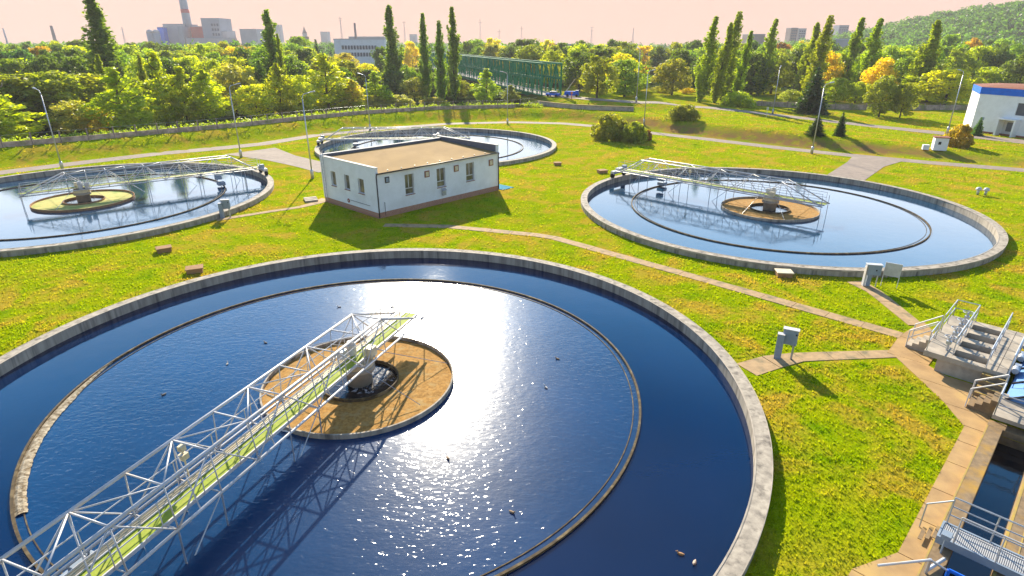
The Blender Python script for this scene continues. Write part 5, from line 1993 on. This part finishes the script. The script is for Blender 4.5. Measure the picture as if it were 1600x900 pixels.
mast(190, 42, 1000, 'faint lattice mast between the big poplar and the factory', (0.9,))
mast(531, 26, 1000, 'tall faint lattice mast above the white office block', (0.95, 0.9))
mast(631, 33, 1000, 'faint lattice mast behind the forked poplar', (0.95,))
mast(750, 30, 1000, 'faint lattice mast right of the thin middle poplars', (0.9,))
mast(780, 46, 1000, 'short faint lattice mast right of the thin middle poplars', (0.9,))
mast(815, 41, 950, 'thin faint mast above the dark trees by the green bridge', (0.9,))
mast(925, 42, 950, 'forked mast on the horizon above the tall dark conifer', (0.98, 0.85))
mast(990, 44, 700, 'thin mast on the horizon above the open meadow', (0.55,))
mast(1550, 72, 330, 'power pylon with cross arms in front of the wooded hill', (0.98, 0.8, 0.62))

far_box(430, 438, 39, 62, 1150, 14, M_FARPINK, 'tower_block', 'slim tower block right behind the dark poplar', 'tower block')
far_box(501, 512, 50, 62, 1150, 16, M_FARPINK, 'tower_block', 'small pale tower block between the church and the thin chimney', 'tower block')
far_box(640, 650, 54, 64, 1150, 16, M_FARPINK, 'tower_block', 'small pale tower block behind the thin middle poplars', 'tower block')
far_box(1235, 1246, 44, 62, 900, 16, M_FARBROWN, 'tower_block', 'brownish tower block left of the right hand poplars', 'tower block', None, (6, 3, 0.2, 0.95, 0.1, 0.9))
far_box(1247, 1259, 45, 62, 905, 16, M_FARGREY, 'tower_block', 'grey tower block joined to the brownish one', 'tower block', None, (6, 3, 0.2, 0.95, 0.1, 0.9))
far_box(1300, 1308, 48, 62, 950, 14, M_FARPINK, 'tower_block', 'small tower block half hidden by a poplar on the right', 'tower block')
far_box(1310, 1325, 40, 60, 900, 16, M_FARGREY, 'tower_block', 'broad grey tower block between the right hand poplars', 'tower block', None, (6, 4, 0.2, 0.95, 0.05, 0.95))
far_box(1175, 1195, 54, 66, 700, 30, M_FARBROWN, 'apartment_block', 'long brown block behind the gap in the right hand poplar row', 'building')
x, _, zt = at_depth(476, 52, 900)
t = thing('church_tower', 'small pale church tower with a dark pointed cap on the horizon', 'church tower', (x, 900, 0))
MB().box((0, 0, zt / 2), (5, 5, zt)).build('tower', M_FARPINK, t)
MB().lathe([(3.6, zt), (1.6, zt + 4), (0.1, zt + 9)], 8).build('spire', M_FARBROWN, t)
t, h, w = far_box(523, 602, 62, 96, 400, 16, M_RENDER, 'office_block', 'long white office block with two rows of dark windows', 'office building', None, (2, 12, 0.32, 0.86, 0.14, 0.84), M_SHINY)
far_box(440, 470, 72, 84, 420, 16, M_FARPINK, 'workshop_hall', 'low pale roofed workshop behind the dark poplar', 'building', None, None, M_SHINY)
far_box(620, 655, 88, 104, 390, 14, M_FARBROWN, 'workshop_hall', 'low brownish hall right of the forked poplar', 'building')
far_box(-40, 32, 76, 100, 330, 20, M_FARPINK, 'workshop_hall', 'low hall with a pale roof cut by the left edge', 'building', None, None, M_SHINY)
far_box(455, 475, 58, 76, 650, 18, M_FARBROWN, 'house', 'brown roofed house below the church tower', 'house', None, None, M_TILE)
far_box(545, 600, 58, 66, 640, 20, M_FARPINK, 'workshop_hall', 'long pale hall on the horizon behind the white office block', 'building', None, None, M_SHINY)
far_box(1366, 1392, 108, 132, 215, 9, M_RENDER, 'house', 'white gabled house partly hidden behind the right hand poplars', 'house', None, None, M_TILE)
far_box(860, 905, 70, 80, 420, 14, M_FARPINK, 'workshop_hall', 'low pale hall behind the rust red tree', 'building', None, None, M_SHINY)
far_box(986, 1046, 80, 92, 330, 8, M_FARBROWN, 'railway_viaduct', 'low brown railway structure behind the open meadow', 'railway structure', None, (1, 7, 0.1, 0.8, 0.03, 0.97))
far_box(1290, 1330, 62, 78, 420, 14, M_FARPINK, 'workshop_hall', 'pale flat hall seen between the right hand poplars', 'building', None, None, M_SHINY)
far_box(1530, 1600, 70, 84, 380, 8, M_BLUEPAINT, 'storage_hall', 'low blue hall at the foot of the wooded hill', 'building', None, None, M_SHINY)

# ------------------------------------------------------------------ sun, sky, view
AZ, EL = R(-8.0), R(25.8)
sd = Vector((math.sin(AZ) * math.cos(EL), math.cos(AZ) * math.cos(EL), math.sin(EL)))
ld = bpy.data.lights.new('sun', 'SUN')
ld.energy = 5.0
ld.angle = R(0.5)
ld.color = (1.0, 0.90, 0.72)
lo = bpy.data.objects.new('sun', ld)
lo.rotation_euler = sd.to_track_quat('Z', 'Y').to_euler()
COL.objects.link(lo)

wd = bpy.data.worlds.new('World')
SC.world = wd
wd.use_nodes = True
nt = wd.node_tree
bg = nt.nodes['Background']
sky = nt.nodes.new('ShaderNodeTexSky')
sky.sky_type = 'NISHITA'
sky.sun_disc = False
sky.sun_elevation = EL
sky.sun_rotation = AZ
sky.air_density = 1.0
sky.dust_density = 1.2
sky.ozone_density = 2.0
tc = nt.nodes.new('ShaderNodeTexCoord')
sx = nt.nodes.new('ShaderNodeSeparateXYZ')
nt.links.new(tc.outputs['Generated'], sx.inputs[0])
fac = ramp(nt, sx.outputs['Z'], [(0.0, (1, 1, 1)), (0.55, (1, 1, 1)), (0.85, (0, 0, 0))])
ST = 0.10
k = 1.0 / ST
hzc = ramp(nt, sx.outputs['Z'], [(0.0, (0.33, 0.205, 0.158)), (0.06, (0.33, 0.193, 0.146)), (0.12, (0.84, 0.86, 0.85)), (0.2, (0.86, 0.97, 1.12)),
                                 (0.3, (0.44, 0.72, 1.04)), (0.42, (0.12, 0.46, 0.95)), (0.55, (0.03, 0.18, 0.45)), (0.8, (0.03, 0.12, 0.30))])
side = ramp(nt, N_map(nt, sx.outputs['Y']), [(0.0, (0.50,) * 3), (0.45, (0.55,) * 3), (0.9, (1, 1, 1))])
hm = mixc(nt, 1.0, mixc(nt, 1.0, hzc, side, 'MULTIPLY'), (k, k, k), 'MULTIPLY')
nt.links.new(mixc(nt, fac, sky.outputs[0], hm), bg.inputs['Color'])
bg.inputs['Strength'].default_value = ST

SC.view_settings.view_transform = 'Standard'
SC.view_settings.look = 'None'
SC.view_settings.gamma = 1
SC.view_settings.exposure = 1.33
SC.view_settings.use_curve_mapping = False
SC.cycles.max_bounces = 6
SC.cycles.diffuse_bounces = 3
SC.cycles.glossy_bounces = 3
SC.cycles.transmission_bounces = 4
SC.cycles.caustics_reflective = False
SC.cycles.caustics_refractive = False

# ------------------------------------------------------------------ air
m = MB().box((0, 670, 63.5), (3300, 1860, 133))
mh, nth, bh, oh = new_mat('hazy_air')
nth.nodes.remove(bh)
pv = nth.nodes.new('ShaderNodeVolumePrincipled')
pv.inputs['Color'].default_value = (0.96, 0.92, 0.93, 1)
pv.inputs['Density'].default_value = 0.00016
pv.inputs['Anisotropy'].default_value = 0.2
nth.links.new(pv.outputs[0], oh.inputs['Volume'])
o = m.build('haze', mh)
tag(o, kind='stuff')
SC.cycles.volume_bounces = 0
